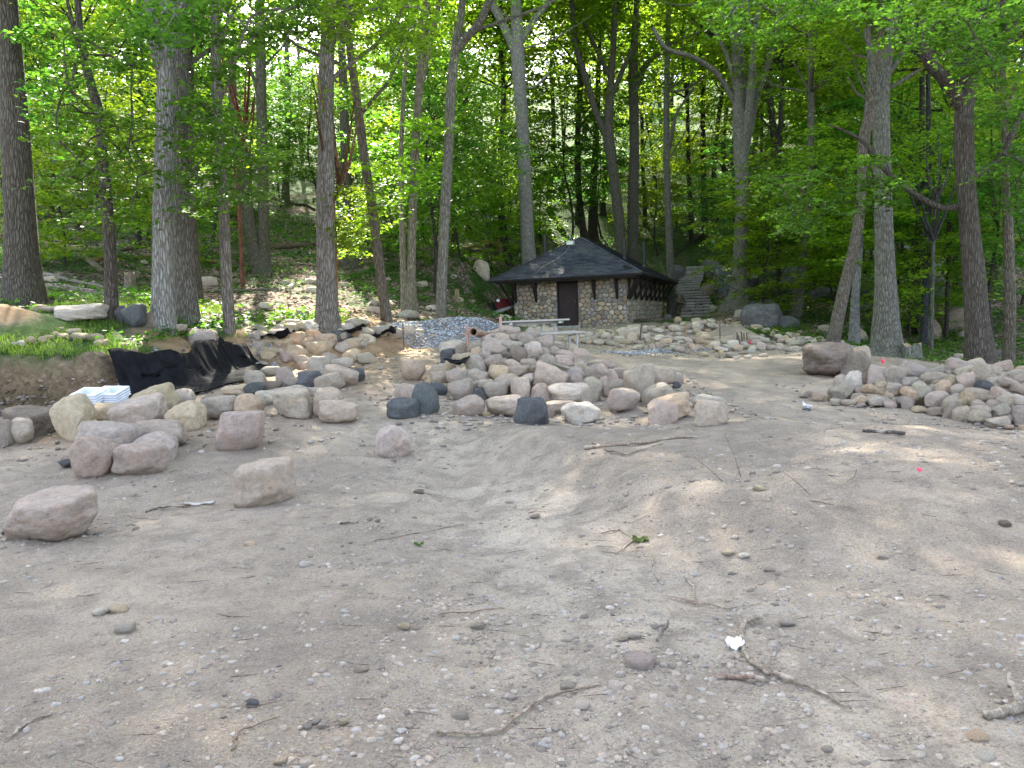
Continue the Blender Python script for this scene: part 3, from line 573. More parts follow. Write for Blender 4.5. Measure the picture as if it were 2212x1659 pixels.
put(c4, [(815, 925, 335, 402, 'b', 'r', 'dark brown rock at the right hand rear corner of the hut'), (915, 985, 340, 385, 'b', 'r', 'brown rock between the hut and the foot of the stone steps'), (845, 915, 262, 315, 'd', 'a', 'dark grey rock beside the hut left of the steps'),
 (940, 1010, 285, 338, 't', 'a', 'tan rock at the left foot of the steps'), (975, 1052, 108, 175, 't', 'r', 'yellowish upright rock left of the upper steps'), (910, 985, 115, 170, 'g', 'r', 'grey rock left of the yellowish upright rock'),
 (1440, 1530, 305, 360, 'g', 'r', 'low grey rock in greenery right of the steps'), (1510, 1650, 232, 330, 'g', 'r', 'large grey rock at the foot of the fork-limbed tree'), (1340, 1420, 320, 370, 'g', 'a', 'grey rock at the right foot of the steps'),
 (1270, 1345, 190, 245, 'g', 'r', 'grey rock beside the right edge of the steps'), (980, 1020, 225, 280, 'd', 'r', 'dark rock by the left edge of the lower steps'), (1180, 1340, -30, 105, 'b', 'r', 'big brown rock bulging over the right of the upper steps')], 'steps', name='rock', meshes=MIDR)
# extra cobbles scattered through the band
BANDPOLY = [(1215, 738), (1300, 722), (1420, 712), (1480, 704), (1560, 702), (1640, 712), (1750, 735), (1860, 758), (1878, 778), (1790, 772), (1700, 758), (1640, 752), (1620, 765), (1560, 768), (1440, 755), (1330, 745), (1230, 747)]
def inpoly(x, y, poly):
    c = False; j = len(poly) - 1
    for i in range(len(poly)):
        xi, yi = poly[i]; xj, yj = poly[j]
        if (yi > y) != (yj > y) and x < (xj - xi) * (y - yi) / (yj - yi) + xi: c = not c
        j = i
    return c
pts = []; tries = 0
while len(pts) < 150 and tries < 9000:
    tries += 1
    x, y = random.uniform(1215, 1880), random.uniform(700, 780)
    if not inpoly(x, y, BANDPOLY): continue
    if any(abs(x - a) < 11 and abs(y - b) < 4.5 for a, b in pts): continue
    if any(s[1] == 'band' and abs(s[2] - x) < s[4] * .45 and abs(s[3] - y) < 6 for s in STONES): continue
    pts.append((x, y))
for x, y in pts:
    g = G(x, y); s = random.uniform(14, 27) * (.8 if x < 1300 else 1)
    box_rock(x - s / 2, y - s * random.uniform(.45, .7), x + s / 2, y, random.choice('ppwwgttw'), random.choice('rra'), None, 'band', name='cobble', meshes=MIDR)
fill = []; tries = 0; LP_ = [(545, 760), (560, 722), (640, 712), (760, 715), (800, 740), (790, 765), (690, 800), (640, 800), (560, 790)]
while len(fill) < 34 and tries < 4000:
    tries += 1; x, y = random.uniform(540, 800), random.uniform(712, 805)
    if not inpoly(x, y, LP_) or any(abs(x - a) < 20 and abs(y - b) < 9 for a, b in fill): continue
    if any(s[1] == 'left' and abs(s[2] - x) < s[4] * .33 and abs(s[3] - y) < 8 for s in STONES): continue
    fill.append((x, y)); s = random.uniform(24, 42); box_rock(x - s / 2, y - s * .68, x + s / 2, y, random.choice('ttopwg'), random.choice('ra'), None, 'left')
# labels for the heaps: tier and rank inside the tier
ORD = ['first', 'second', 'third', 'fourth', 'fifth', 'sixth', 'seventh', 'eighth', 'ninth', 'tenth', 'eleventh', 'twelfth', 'thirteenth', 'fourteenth', 'fifteenth', 'sixteenth',
       'seventeenth', 'eighteenth', 'nineteenth', 'twentieth', 'twenty-first', 'twenty-second', 'twenty-third', 'twenty-fourth', 'twenty-fifth', 'twenty-sixth', 'twenty-seventh', 'twenty-eighth', 'twenty-ninth', 'thirtieth']
CL = {'left': ('left boulder row', 'boulders in the long left row', 'boulder'), 'middle': ('middle heap', 'boulders in the middle heap', 'boulder'), 'right': ('right pile', 'stones in the right pile', 'boulder'),
      'band': ('cobble band', 'cobbles laid in a band before the hut', 'cobble'), 'leftsmall': ('left foreground', 'loose stones at left', 'stone'), 'terrace': ('terrace', 'rocks on the terrace', 'rock'),
      'terracesmall': ('spoil heap on the terrace', 'small stones by the spoil heap', 'stone'), 'steps': ('stone steps', 'rocks beside the steps', 'rock'), 'solo': ('', 'rocks under the leaning tree', 'boulder')}
TIERS = {'left': 8, 'middle': 8, 'right': 6, 'band': 8, 'leftsmall': 1, 'terracesmall': 2}
TN = ['nearest', 'second nearest', 'third nearest', 'fourth nearest', 'fifth nearest', 'sixth nearest', 'seventh nearest', 'farthest']
for key, (place, grp, cat) in CL.items():
    L = [s for s in STONES if s[1] == key]
    for s in L: tag(s[0], cat=cat, group=grp)
    L = [s for s in L if not s[7]]
    if not L: continue
    L.sort(key=lambda s: -s[3]); nt = TIERS.get(key, 1); per = math.ceil(len(L) / nt)
    for t in range(nt):
        row = sorted(L[t * per:(t + 1) * per], key=lambda s: s[2])
        for i, s in enumerate(row):
            shp = 'angular' if s[6] == 'a' else 'rounded'
            o = ORD[i] if i < len(ORD) else 'rightmost'
            tn = TN[t] if t < nt - 1 or nt == 1 else 'farthest'
            s[0]['label'] = f"{COLS[s[5]][1]} {shp} {cat}, {o} from left in {tn} line of {place}"
# ============================================================ TRENCH FABRIC
def fabric(name, pts, up, dn, label, seed, n=90, m=22):
    pts = np.array(pts, float); seg = np.hypot(*np.diff(pts, axis=0).T); cum = np.r_[0, np.cumsum(seg)]
    s = np.linspace(0, cum[-1], n); px = np.interp(s, cum, pts[:, 0]); py = np.interp(s, cum, pts[:, 1])
    tx = np.gradient(px); ty = np.gradient(py); L = np.hypot(tx, ty); nxv, nyv = -ty / L, tx / L       # towards the upper side
    t = np.linspace(1, 0, m); off = (dn + (up - dn) * t)
    S_, O = np.meshgrid(s, off, indexing='ij')
    upj = .25 * vnoise(S_ * 1.3, S_ * 0, seed) * (O > 0)
    X = px[:, None] + nxv[:, None] * (O + upj); Y = py[:, None] + nyv[:, None] * (O + upj)
    base = hbase(X, Y)
    fold = .08 * vnoise(S_ * 1.6 + O * .5, O * .6, seed + 1) + .06 * vnoise(S_ * 5 + O, O * 1.2, seed + 2) + .03 * vnoise(S_ * 15, O * 7, seed + 3)
    X = X - nxv[:, None] * (.20 + fold); Y = Y - nyv[:, None] * (.20 + fold)
    Z = np.maximum(base, h(X, Y)) + .04 + .10 * np.exp(-(O / .45) ** 2) + .25 * np.abs(fold) + .06 * vnoise(S_ * 4, O * 9, seed + 4)
    V = np.c_[X.ravel(), Y.ravel(), Z.ravel()]
    ii = (np.arange(n - 1)[:, None] * m + np.arange(m - 1)[None]).ravel()
    me = npmesh(name, V, np.c_[ii, ii + 1, ii + m + 1, ii + m], [M['fabric']], True)
    o = tag(link(name, me), label, 'ground fabric', 'black fabric lining the trench')
    md = o.modifiers.new('thick', 'SOLIDIFY'); md.thickness = .008; md.offset = 1
    return o
fabric('landscape_fabric', [(-6.62, 13.05), (-6.3, 13.6), (-6.02, 14.3), (-5.85, 15.4), (-5.78, 16.1)], .2, -.85, 'black fabric sheet draped over the trench bank behind the left boulders', 31, 150, 26)
fabric('landscape_fabric', [(-12.5, 12.1), (-9.2, 12.4), (-8.35, 12.55)], .25, -.5, 'black fabric corner hanging on the bank at the left picture edge', 47, 60, 20)
fabric('landscape_fabric', [(-5.78, 15.9), (-5.74, 16.3), (-5.68, 16.75)], .2, -.5, 'bunched black fabric at the far end of the trench', 59, 60, 18)
def scrap(c, w, d, seed, label, cat='ground fabric', mat='fabric', amp=.12, name='fabric_scrap', n=14):
    g = np.linspace(-.5, .5, n); X, Y = np.meshgrid(g, g); k = 1 - .3 * np.abs(vnoise(X * 5 + seed, Y * 5, seed))
    X2 = X * w * k; Y2 = Y * d * k; Z = amp * (vnoise(X * 4 + seed, Y * 4, seed) + .5 * vnoise(X * 9, Y * 9 + seed, seed + 1)) + amp * .6 * np.abs(X) * 2
    V = np.c_[(X2 + c[0]).ravel(), (Y2 + c[1]).ravel(), (Z + c[2]).ravel()]
    ii = (np.arange(n - 1)[:, None] * n + np.arange(n - 1)[None]).ravel()
    o = link(name, npmesh(name, V, np.c_[ii, ii + 1, ii + n + 1, ii + n], [M[mat]], True))
    o.modifiers.new('thick', 'SOLIDIFY').thickness = .006
    return tag(o, label, cat)
q = G(990, 790, SA); scrap((q[0], q[1] - .12, q[2] + .06), .46, .3, 3, 'black fabric scrap caught among the stones of the middle heap', amp=.1)
for i, (x, y, w) in enumerate([(740, 723, 1.0), (590, 735, .9), (900, 712, 1.2), (820, 727, .8)]):
    q = G(x, y); scrap((q[0], q[1], q[2] + .05), w, .5, 8 + i, ['black fabric edge showing behind boulders near the broad trunk', 'black fabric edge in the shade left of the orange tan boulder', 'black fabric edge beside the crushed stone heap', 'black fabric edge right of the broad trunk'][i], amp=.2)

# ============================================================ CRUSHED STONE AND PEBBLES (uncountable)
def scatter(name, P3, size, mats, label, cat, n=1, flat=.65, cols=None, sub=1, seed=0, group=None):
    r = np.random.default_rng(seed); v, f = ICO[sub]; N = len(P3); k = len(v)
    ang = r.uniform(0, 2 * np.pi, N); ca, sa = np.cos(ang), np.sin(ang)
    jitv = v[None] * r.uniform(.7, 1.15, (N, k, 1))
    sc = size[:, None] * np.c_[np.ones(N), r.uniform(.6, 1, N), r.uniform(flat * .6, flat, N)]
    W = jitv * sc[:, None]
    X = W[..., 0] * ca[:, None] - W[..., 1] * sa[:, None]; Y = W[..., 0] * sa[:, None] + W[..., 1] * ca[:, None]
    V = np.stack([X, Y, W[..., 2]], -1) + P3[:, None]
    F = (f[None] + (np.arange(N) * k)[:, None, None]).reshape(-1, 3)
    return tag(link(name, npmesh(name, V.reshape(-1, 3), F, mats, False)), label, cat, group, 'stuff')
def island_mat(name, stops, rough=.9):
    t = NT(name); g = t.n('ShaderNodeNewGeometry')
    c = t.ramp(g.outputs['Random Per Island'], stops); f = t.noise(60, 4, .7, g.outputs['Position'])
    c = t.mix(t.ramp(f, [(.35, (.5, .5, .5)), (.6, (0, 0, 0))]), c, (.12, .11, .10))
    return t.done(t.bsdf(c, rough, t.bump(f, .3, .003), spec=.2))
M['pebble'] = island_mat('pebble', [(0, (.12, .10, .085)), (.3, (.25, .21, .17)), (.6, (.33, .275, .22)), (.85, (.25, .235, .22)), (1, (.42, .37, .31))])
M['gravel'] = island_mat('gravel', [(0, (.12, .13, .15)), (.4, (.24, .26, .30)), (.8, (.38, .41, .46)), (1, (.6, .62, .66))])
N = 420000; u = rng.uniform(-60, 1084, N) / K; v = (768 - 420 * rng.beta(1.0, 1.6, N)) / K
gx = []; 
# pebbles are strewn on the ground plan, denser in patches
yy = 2.3 + 10 * rng.random(N) ** 1.6; xx = (rng.random(N) * 2 - 1) * (.72 * yy + .6)
dens = .42 + .9 * vnoise(xx * 1.1, yy * 1.1, 21) + .5 * vnoise(xx * 3, yy * 3, 22) + .9 * np.exp(-((xx - .4) ** 2 / 2.2 + (yy - 3.5) ** 2 / .9)) + .5 * np.exp(-((xx + .5) ** 2 / .5 + (yy - 4.1) ** 2 / .5)) + .3 * np.exp(-((xx - 1.3) ** 2 / 1.2 + (yy - 5.2) ** 2 / 1.0)) - .03 * yy
keep = rng.random(N) < np.clip(dens, .04, 1) * .34
xx, yy = xx[keep], yy[keep]
sz = np.minimum(.0026 * np.exp(rng.exponential(.58, len(xx))), .03) * np.clip(.5 + yy / 10, .7, 1.25)
zz = h(xx, yy) + .022 * vnoise(xx * 6, yy * 6, 3) - sz * .1
big = sz > .012
scatter('pebbles', np.c_[xx, yy, zz][~big], sz[~big], [M['pebble']], 'small grey and beige pebbles strewn over the dirt', 'pebbles', seed=1)
scatter('pebbles', np.c_[xx, yy, zz][big], sz[big], [M['pebble']], 'larger loose pebbles half bedded in the dirt', 'pebbles', sub=2, seed=2)
N = 9000; a = rng.uniform(0, 6.283, N); r = np.sqrt(rng.random(N)) * 1.07
gy = 20.5 + 2.0 * r * np.sin(a); gxx = -.8 + .28 * (gy - 20.5) + 1.9 * r * np.cos(a)
scatter('crushed_stone_heap', np.c_[gxx, gy, h(gxx, gy) + heapG(gxx, gy) * .95 + .01], rng.uniform(.018, .042, N), [M['gravel']], 'blue-grey crushed stone heaped left of the stone hut', 'gravel heap', seed=3)
bx = []; 
for (ax, ay, bx_, by_, w, n) in [(-6.2, 13.0, -5.45, 17.3, .5, 2600), (2.3, 20, 5.8, 22.5, .5, 900), (6.5, 24, 7.5, 27, .5, 700)]:
    t = rng.random(n); X = ax + (bx_ - ax) * t + rng.normal(0, w * .4, n) + .25; Y = ay + (by_ - ay) * t + rng.normal(0, w * .4, n); bx.append(np.c_[X, Y, h(X, Y) + .02])
bx = np.concatenate(bx); scatter('crushed_stone', bx, rng.uniform(.02, .04, len(bx)), [M['gravel']], 'blue-grey crushed stone lying in the trench bed', 'gravel', seed=4)
# rubble between the boulders
rx = []
for (x0, x1, y0, y1, n) in [(-7.5, -1.2, 9.2, 19.5, 700), (-1.3, 3.3, 10, 15.5, 650), (4.6, 9.5, 9.4, 14, 450), (1.5, 9, 18, 32, 700)]:
    X = rng.uniform(x0, x1, n); Y = rng.uniform(y0, y1, n); m = bank_sd(X, Y) < -.1; rx.append(np.c_[X, Y, h(X, Y) + .01][m])
rx = np.concatenate(rx); scatter('rubble', rx, rng.uniform(.015, .055, len(rx)), [M['pebble']], 'small rubble stones strewn among the boulders', 'rubble', sub=2, seed=5)
# loose stones big enough to point at (survey px, centre and width)
LS = [(268, 1348, 44, 'g', 'light grey wedge stone, lowest of three lying together at left'), (217, 1312, 36, 'w', 'pale stone, left of the three lying together at left'), (258, 1308, 38, 't', 'tan stone, right of the three lying together at left'),
 (1226, 1462, 34, 'g', 'bluish triangular stone in the lower middle foreground'), (993, 1523, 34, 'g', 'oval grey stone in the lower foreground left of the long root'), (1255, 1500, 36, 'w', 'flat pale stone just under the right part of the long root'),
 (545, 1497, 26, 'd', 'dark blue oval stone in the left foreground'), (1385, 1418, 70, 'g', 'large flat grey stone bedded flush in the gravelly dirt'), (1410, 1315, 32, 'w', 'white wedge stone right of the middle foreground'), (1700, 1330, 32, 'g', 'grey stone right of the thick root top'),
 (1882, 1422, 40, 'w', 'flat pale yellowish stone at right foreground'), (1330, 1460, 34, 'w', 'cracked white stone in the gravelly patch'), (658, 1620, 26, 'w', 'pale stone near the lower edge, left of middle'), (605, 1617, 28, 't', 'tan long stone near the lower edge, sunlit'),
 (740, 1530, 22, 't', 'small tan stone between dark oval stone and root'), (905, 1060, 22, 'b', 'reddish brown clod on the track edge'), (1155, 1110, 22, 'p', 'small grey pink stone on the bank slope'), (1100, 1078, 16, 'w', 'small whitish stone low on the bank slope'),
 (1572, 1180, 26, 't', 'tan stone in the stony hollow right of middle'), (1606, 1187, 24, 'w', 'pale stone next to the tan one in the hollow'), (1660, 1220, 22, 'g', 'grey stone above the hollow edge'), (540, 1170, 24, 't', 'tan stone alone in the left middle foreground'),
 (590, 1175, 18, 'w', 'small pale stone right of the lone tan one'), (660, 1212, 30, 'w', 'pair-like long pale stone in the open dirt'), (1345, 1362, 26, 'g', 'round grey stone, left of two touching in gravel'), (1370, 1358, 30, 'w', 'round pale stone, right of two touching in gravel'),
 (1905, 1187, 22, 'w', 'small pale stone far right in the dirt'), (2170, 1120, 26, 'b', 'brown clod at the right picture edge'), (1985, 1600, 30, 'w', 'pale stone low at right near the forked root'), (2110, 1565, 44, 't', 'tan slab tip by the forked root'), (2130, 1602, 40, 'w', 'flat pale stone at lower right corner'),
 (1640, 1050, 26, 't', 'pinkish flat stone on the brown rise at right'), (1742, 885, 16, 'd', 'light blue scrap of stone at the foot of the right pile'), (872, 1340, 26, 't', 'tan stone upright left of the sandy strip'), (1030, 1340, 30, 'g', 'flat grey stone at the sandy strip'),
 (1480, 1640, 40, 'g', 'broad low grey stone at the bottom right of middle'), (780, 1427, 30, 'p', 'pinkish long stone in the left gravel patch'), (700, 1640, 30, 'g', 'grey stone cut by the lower edge')]
for x, y, w, c, lab in LS:
    o = box_rock(x - w / 2, y - w * .36, x + w / 2, y + w * .12, c, random.choice('ra'), None, 'loose', embed=.28, name='stone', label=lab, meshes=MIDR)
    o['category'] = 'stone'; o['group'] = 'loose stones on the dirt'

# ============================================================ ROOTS, STICKS, LITTER
def _st():
    t = NT('stick'); oi = t.n('ShaderNodeObjectInfo').outputs['Color']; co = t.coord('Object'); f = t.noise(45, 6, .75, co); f2 = t.noise(9, 5, .7, co)
    c = t.mix(t.ramp(f, [(.38, (0, 0, 0)), (.6, (1, 1, 1))]), t.mix(1., oi, (.4, .38, .36), 'MULTIPLY'), oi); c = t.mix(t.ramp(f2, [(.5, (0, 0, 0)), (.6, (.6, .6, .6))]), c, (.42, .37, .31))
    return t.done(t.bsdf(c, .9, t.bump(f, .9, .004), spec=.15))
M['stick'] = _st()
def stick(name, pts, r0, r1, colr, label, cat, lift=.006, wig=.012, branches=()):
    pp = []
    for a, b in zip(pts[:-1], pts[1:]):
        for t in np.linspace(0, 1, 7)[:-1]: pp.append((a[0] + (b[0] - a[0]) * t, a[1] + (b[1] - a[1]) * t))
    pp.append(pts[-1]); q = np.array([G(*p) for p in pp]); n = len(q)
    q[:, 0] += wig * np.array([vnoise(i * .6, r0 * 99, 5) for i in range(n)]) * 2
    q[:, 2] += lift + r0 * .6 + np.abs(np.array([vnoise(i * .35, r0 * 77, 6) for i in range(n)])) * lift * 3
    k_ = .62 if q[0][1] < 7 else .8; mb = MB(); mb.tube(q, np.linspace(r0, r1, n) * k_ * (1 + .5 * vnoise(np.arange(n) * 1.7, r0 * 50, 9)), 8)
    o = mb.build(name, M['stick'], None, smooth=True, color=tuple(.66 * q for q in colr))
    return tag(o, label, cat)
RT = (.42, .33, .25)
stick('tree_root', [(945, 1590), (1040, 1592), (1085, 1582), (1130, 1545), (1180, 1510), (1240, 1497), (1300, 1485)], .012, .008, RT, 'long thin brown root curving across the lower middle dirt', 'root')
stick('tree_root', [(1640, 1340), (1610, 1350), (1600, 1390), (1625, 1440), (1665, 1465)], .02, .016, (.40, .33, .26), 'thick hooked root bending down right of the paper litter', 'root')
stick('tree_root', [(1668, 1462), (1720, 1482), (1775, 1505), (1840, 1540)], .02, .007, (.38, .31, .25), 'stringy root running right from the hooked root', 'root')
stick('stick', [(1538, 1470), (1600, 1473), (1650, 1475)], .02, .014, (.40, .28, .22), 'short straight reddish stick below the hooked root', 'stick')
stick('tree_root', [(2130, 1560), (2180, 1548), (2230, 1535)], .028, .034, (.40, .34, .27), 'thick forked root at the lower right picture edge', 'root')
stick('tree_root', [(2195, 1540), (2185, 1510), (2180, 1490)], .022, .012, (.40, .34, .27), 'upright tine of the forked root at the right edge', 'root', lift=.03)
stick('stick', [(1262, 972), (1340, 965), (1400, 960), (1440, 952), (1510, 948)], .022, .012, (.40, .31, .24), 'long pale branch on the rise before the middle heap', 'stick')
stick('stick', [(1280, 960), (1310, 975), (1350, 985), (1430, 962)], .012, .008, (.33, .26, .2), 'thin branch crossing beside the long pale branch', 'stick')
stick('stick', [(1862, 935), (1900, 937), (1955, 941)], .02, .02, (.14, .12, .11), 'dark stick lying on the dirt before the right pile', 'stick')
stick('stick', [(315, 1110), (345, 1100), (400, 1098), (470, 1095)], .014, .008, (.24, .19, .15), 'dark twig lying below the left cluster', 'stick')
scrap(tuple(G(428, 1090) + [0, 0, .01]), .30, .09, 12, 'pale crumpled bark strip beside the dark twig', 'bark strip', 'tabletop', .02, 'bark_strip')
stick('tree_root', [(505, 1628), (512, 1590), (545, 1575), (600, 1555)], .009, .005, (.30, .22, .17), 'thin curled root by the sun fleck at lower left', 'root')
stick('tree_root', [(790, 1175), (850, 1165), (930, 1150), (1000, 1135)], .007, .005, (.33, .25, .2), 'hair thin root crossing the track', 'root')
stick('tree_root', [(1410, 1200), (1412, 1240), (1420, 1260)], .01, .006, RT, 'short root hanging by the stony hollow', 'root')
stick('tree_root', [(1300, 1155), (1340, 1148), (1370, 1170), (1330, 1200), (1300, 1195)], .009, .006, (.36, .28, .21), 'looped root around the clod in the hollow', 'root')
stick('tree_root', [(1480, 1250), (1500, 1275), (1500, 1310), (1470, 1300)], .010, .005, RT, 'tangled pale root right of the hollow', 'root')
stick('tree_root', [(1440, 1290), (1500, 1305), (1570, 1320), (1640, 1308)], .009, .006, RT, 'long pale root below the tangled root', 'root')
stick('stick', [(1420, 1400), (1445, 1360)], .014, .01, (.25, .2, .17), 'short stick stuck aslant in the gravel', 'stick', lift=.02)
stick('stick', [(735, 1135), (775, 1133)], .014, .01, (.2, .16, .13), 'dark bark piece on the track', 'stick')
stick('tree_root', [(955, 1330), (1010, 1328), (1085, 1318)], .008, .005, (.35, .26, .2), 'thin straight root on the sandy strip', 'root')
stick('tree_root', [(1750, 1085), (1800, 1095), (1850, 1105)], .007, .004, (.3, .24, .19), 'wiry root on the brown rise at right', 'root')
stick('tree_root', [(20, 1600), (60, 1570), (110, 1550)], .01, .006, (.26, .2, .16), 'dark root at the lower left corner', 'root')
for i, (x0, y0, x1, y1) in enumerate([(1500, 1003, 1560, 1045), (1565, 950, 1600, 1035), (1690, 1035, 1750, 1075), (1830, 1060, 1850, 1020)]):
    a = G(x0, y0 + 10); b = G(x1, y1); b = b + [0, 0, .02]
    mb = MB(); mb.tube([b, (a + b) / 2 + [0.02, 0, .04], a + [0, 0, .10]], [.004, .003, .002], 6)
    tag(mb.build('twig', M['bark'], color=(.25, .18, .15), smooth=True), ['bent twig rising left of centre on the brown rise', 'upright thin twig on the brown rise before the heap end', 'curved twig arching right on the brown rise', 'upright twig left of the pink flag stub'][i], 'twig')
for i in range(260):                                     # tiny twigs: one uncountable mass
    pass
mb = MB()
for i in range(300):
    y = 2.5 + 12 * random.random() ** 1.3; x = random.uniform(-1, 1) * .68 * y; L = random.uniform(.03, .14); a = random.uniform(-.5, .5) + (math.pi if random.random() < .5 else 0)
    if random.random() < .25: a = random.uniform(0, 6.28)
    p = [np.array([x + t * L * math.cos(a) + random.uniform(-.01, .01), y + t * L * math.sin(a), 0]) for t in (0, .5, 1)]
    for q in p: q[2] = h1(q[0], q[1]) + .012
    mb.tube(p, [.0018, .0022, .0012], 4, cap=False)
tag(mb.build('twig_litter', M['bark'], color=(.22, .17, .13)), 'tiny dark twigs strewn over the dirt', 'twigs', kind='stuff')
scrap(tuple(G(1587, 1403) + [0, 0, .02]), .075, .06, 14, 'crumpled white paper scrap beside the hooked root', 'litter', 'white', .05, 'paper_scrap')
scrap(tuple(G(1743, 884) + [0, 0, .03]), .12, .1, 15, 'light blue plastic scrap before the right pile', 'litter', 'bucket', .08, 'plastic_scrap')
scrap(tuple(G(1987, 1030) + [0, 0, .05]), .03, .025, 16, 'pink survey ribbon on a stub in the brown rise', 'survey flag', 'pink', .018, 'survey_ribbon')
scrap(tuple(G(1907, 793) + [0, 0, .1]), .06, .05, 17, 'pink survey ribbon in the grass behind the right pile', 'survey flag', 'pink', .08, 'survey_ribbon')
scrap(tuple(G(1620, 748) + [0, 0, .1]), .06, .05, 18, 'pink survey ribbon among the cobbles by the stakes', 'survey flag', 'pink', .08, 'survey_ribbon')
scrap(tuple(G(1383, 1172) + [0, 0, .02]), .11, .08, 19, 'yellow green leafy clod in the stony hollow', 'leaf', 'grass', .03, 'fallen_leaf')
scrap(tuple(G(905, 1178) + [0, 0, .01]), .07, .03, 21, 'small green sprig on the open dirt', 'leaf', 'grass', .02, 'fallen_leaf')

bm_ = []; n_ = 0
while n_ < 420:
    x = random.uniform(-9.0, -6.0); y = random.uniform(11.9, 14.0); s_ = float(bank_sd(np.array([x]), np.array([y]))[0])
    if -.4 < s_ < .0: bm_.append((x, y, h1(x, y) + random.uniform(0, .06))); n_ += 1
scatter('bank_stones', np.array(bm_), rng.uniform(.012, .05, len(bm_)) , [M['pebble']], 'stones and clods sticking out of the cut earth bank', 'bank stones', sub=2, seed=9)
mb = MB()
for i in range(90):
    x = random.uniform(-9.2, -6.2); y = 12.45 + max(0, (x + 8) * .25); z = h1(x, y + .15) + .05; mb.tube([(x, y + .1, z), (x + random.uniform(-.08, .08), y - .12, z - random.uniform(.02, .12)), (x + random.uniform(-.15, .15), y - .2, z - random.uniform(.12, .4))], [.006, .004, .002], 4, cap=False)
tag(mb.build('hanging_roots', M['plain'], color=(.2, .14, .09)), 'fine roots hanging from the cut earth bank', 'roots', kind='stuff')
# ============================================================ STONE HUT
HW, HL, HYAW, HZ = 4.85, 10.5, .3279, 1.134
hut = empty('stone_hut', (4.84, 32.92, HZ), -HYAW, label='small fieldstone hut with dark hipped roof and brown door', cat='hut')
EV, OV, RISE = 2.13, .81, 1.87
SL = RISE / (HW / 2 + OV)
dx0, dx1 = -HW * .42 - .92, -HW * .42
mb = MB()
mb.box((dx0 / 2 - HW / 2, .2, .95), (HW + dx0 + 0, .36, 3.1)) if False else None
# wall body: front left, front right, lintel, sides, back
mb.box(((-HW + dx0) / 2, .2, 1.0), (HW + dx0, .36, 3.0)); mb.box((dx1 / 2, .2, 1.0), (-dx1, .36, 3.0)); mb.box(((dx0 + dx1) / 2, .2, 2.36), (dx1 - dx0, .34, .30))
mb.box((-.2, HL / 2 + .19, 1.0), (.36, HL - .38, 2.98)); mb.box((-HW + .2, HL / 2 + .19, 1.0), (.36, HL - .38, 2.98)); mb.box((-HW / 2, HL - .1, 1.0), (HW - .8, .3, 2.96))
wall = mb.build('wall', M['mortar'], hut)
sr = np.random.default_rng(5)
M['hutstone'] = ocol_mat('hutstone', 'rock')
def clip_poly(poly, p, q):                               # keep the side nearer to p
    m = (p + q) / 2; d = q - p; out = []
    for i in range(len(poly)):
        a, b = poly[i], poly[(i + 1) % len(poly)]; fa, fb = (a - m) @ d, (b - m) @ d
        if fa <= 0: out.append(a)
        if fa * fb < 0: out.append(a + (b - a) * fa / (fa - fb))
    return out
def cobble_face(w, hgt, step, to3, hole=None, seed=0):
    r = np.random.default_rng(seed); sites = []
    ny_ = int(hgt / step); 
    for j in range(ny_ + 1):
        k = step * r.uniform(1.0, 1.5); x = r.uniform(-.5, .5) * k
        while x < w + k:
            sites.append((x + r.uniform(-.3, .3) * step, (j + .5) * hgt / (ny_ + 1) + r.uniform(-.34, .34) * step)); x += step * r.uniform(.8, 1.65)
    sites = np.array(sites); out = []
    for i, p in enumerate(sites):
        if not (-.02 < p[0] < w + .02 and 0 < p[1] < hgt): continue
        poly = [np.array(c, float) for c in ((0, 0), (w, 0), (w, hgt), (0, hgt))]
        dd = np.hypot(*(sites - p).T)
        for k in np.argsort(dd)[1:16]:
            if len(poly) < 3: break
            poly = clip_poly(poly, p, sites[k])
        if hole and len(poly) >= 3:
            x0, x1, z0, z1 = hole
            if x0 - .02 < p[0] < x1 + .02 and z0 < p[1] < z1: continue
            if p[1] < z1 + .02:
                if p[0] <= x0: poly = clip_poly(poly, np.array([x0 - 1., 0]), np.array([x0 + 1., 0]))
                if p[0] >= x1: poly = clip_poly(poly, np.array([x1 + 1., 0]), np.array([x1 - 1., 0]))
        if len(poly) < 3: continue
        c = np.mean(poly, 0); poly = [c + (q - c) * (1 - .011 / max(.03, np.linalg.norm(q - c))) for q in poly]
        for _ in range(2):                               # round the corners
            poly = [x for a, b in zip(poly, poly[1:] + poly[:1]) for x in (a * .72 + b * .28, a * .28 + b * .72)]
        if len(poly) > 20: poly = poly[::2]
        poly = np.array(poly); rad = np.hypot(*(poly - c).T).mean()
        if rad < .03: continue
        n = len(poly); dep = min(.09, .55 * rad) * r.uniform(.75, 1.15); tilt = r.normal(size=2) * .12
        V = []
        for sc, dz in ((1.0, -.03), (.97, dep * .38), (.80, dep * .8), (.45, dep * .98)):
            for q in poly: e = c + (q - c) * sc; V.append((e[0], e[1], dz + tilt @ (e - c) * (dz > 0)))
        V.append((c[0], c[1], dep)); F = []
        for a in range(3):
            for b in range(n): F.append((a * n + b, a * n + (b + 1) % n, (a + 1) * n + (b + 1) % n, (a + 1) * n + b))
        for b in range(n): F.append((3 * n + b, 3 * n + (b + 1) % n, 4 * n))
        out.append((c, rad, [to3(*v) for v in V], F))
    return out
HC = [tuple(1.3 * q for q in c) for c in [(.40, .33, .24), (.34, .29, .23), (.30, .28, .26), (.43, .37, .29), (.24, .21, .19), (.38, .29, .20), (.31, .30, .29), (.46, .41, .34)]]
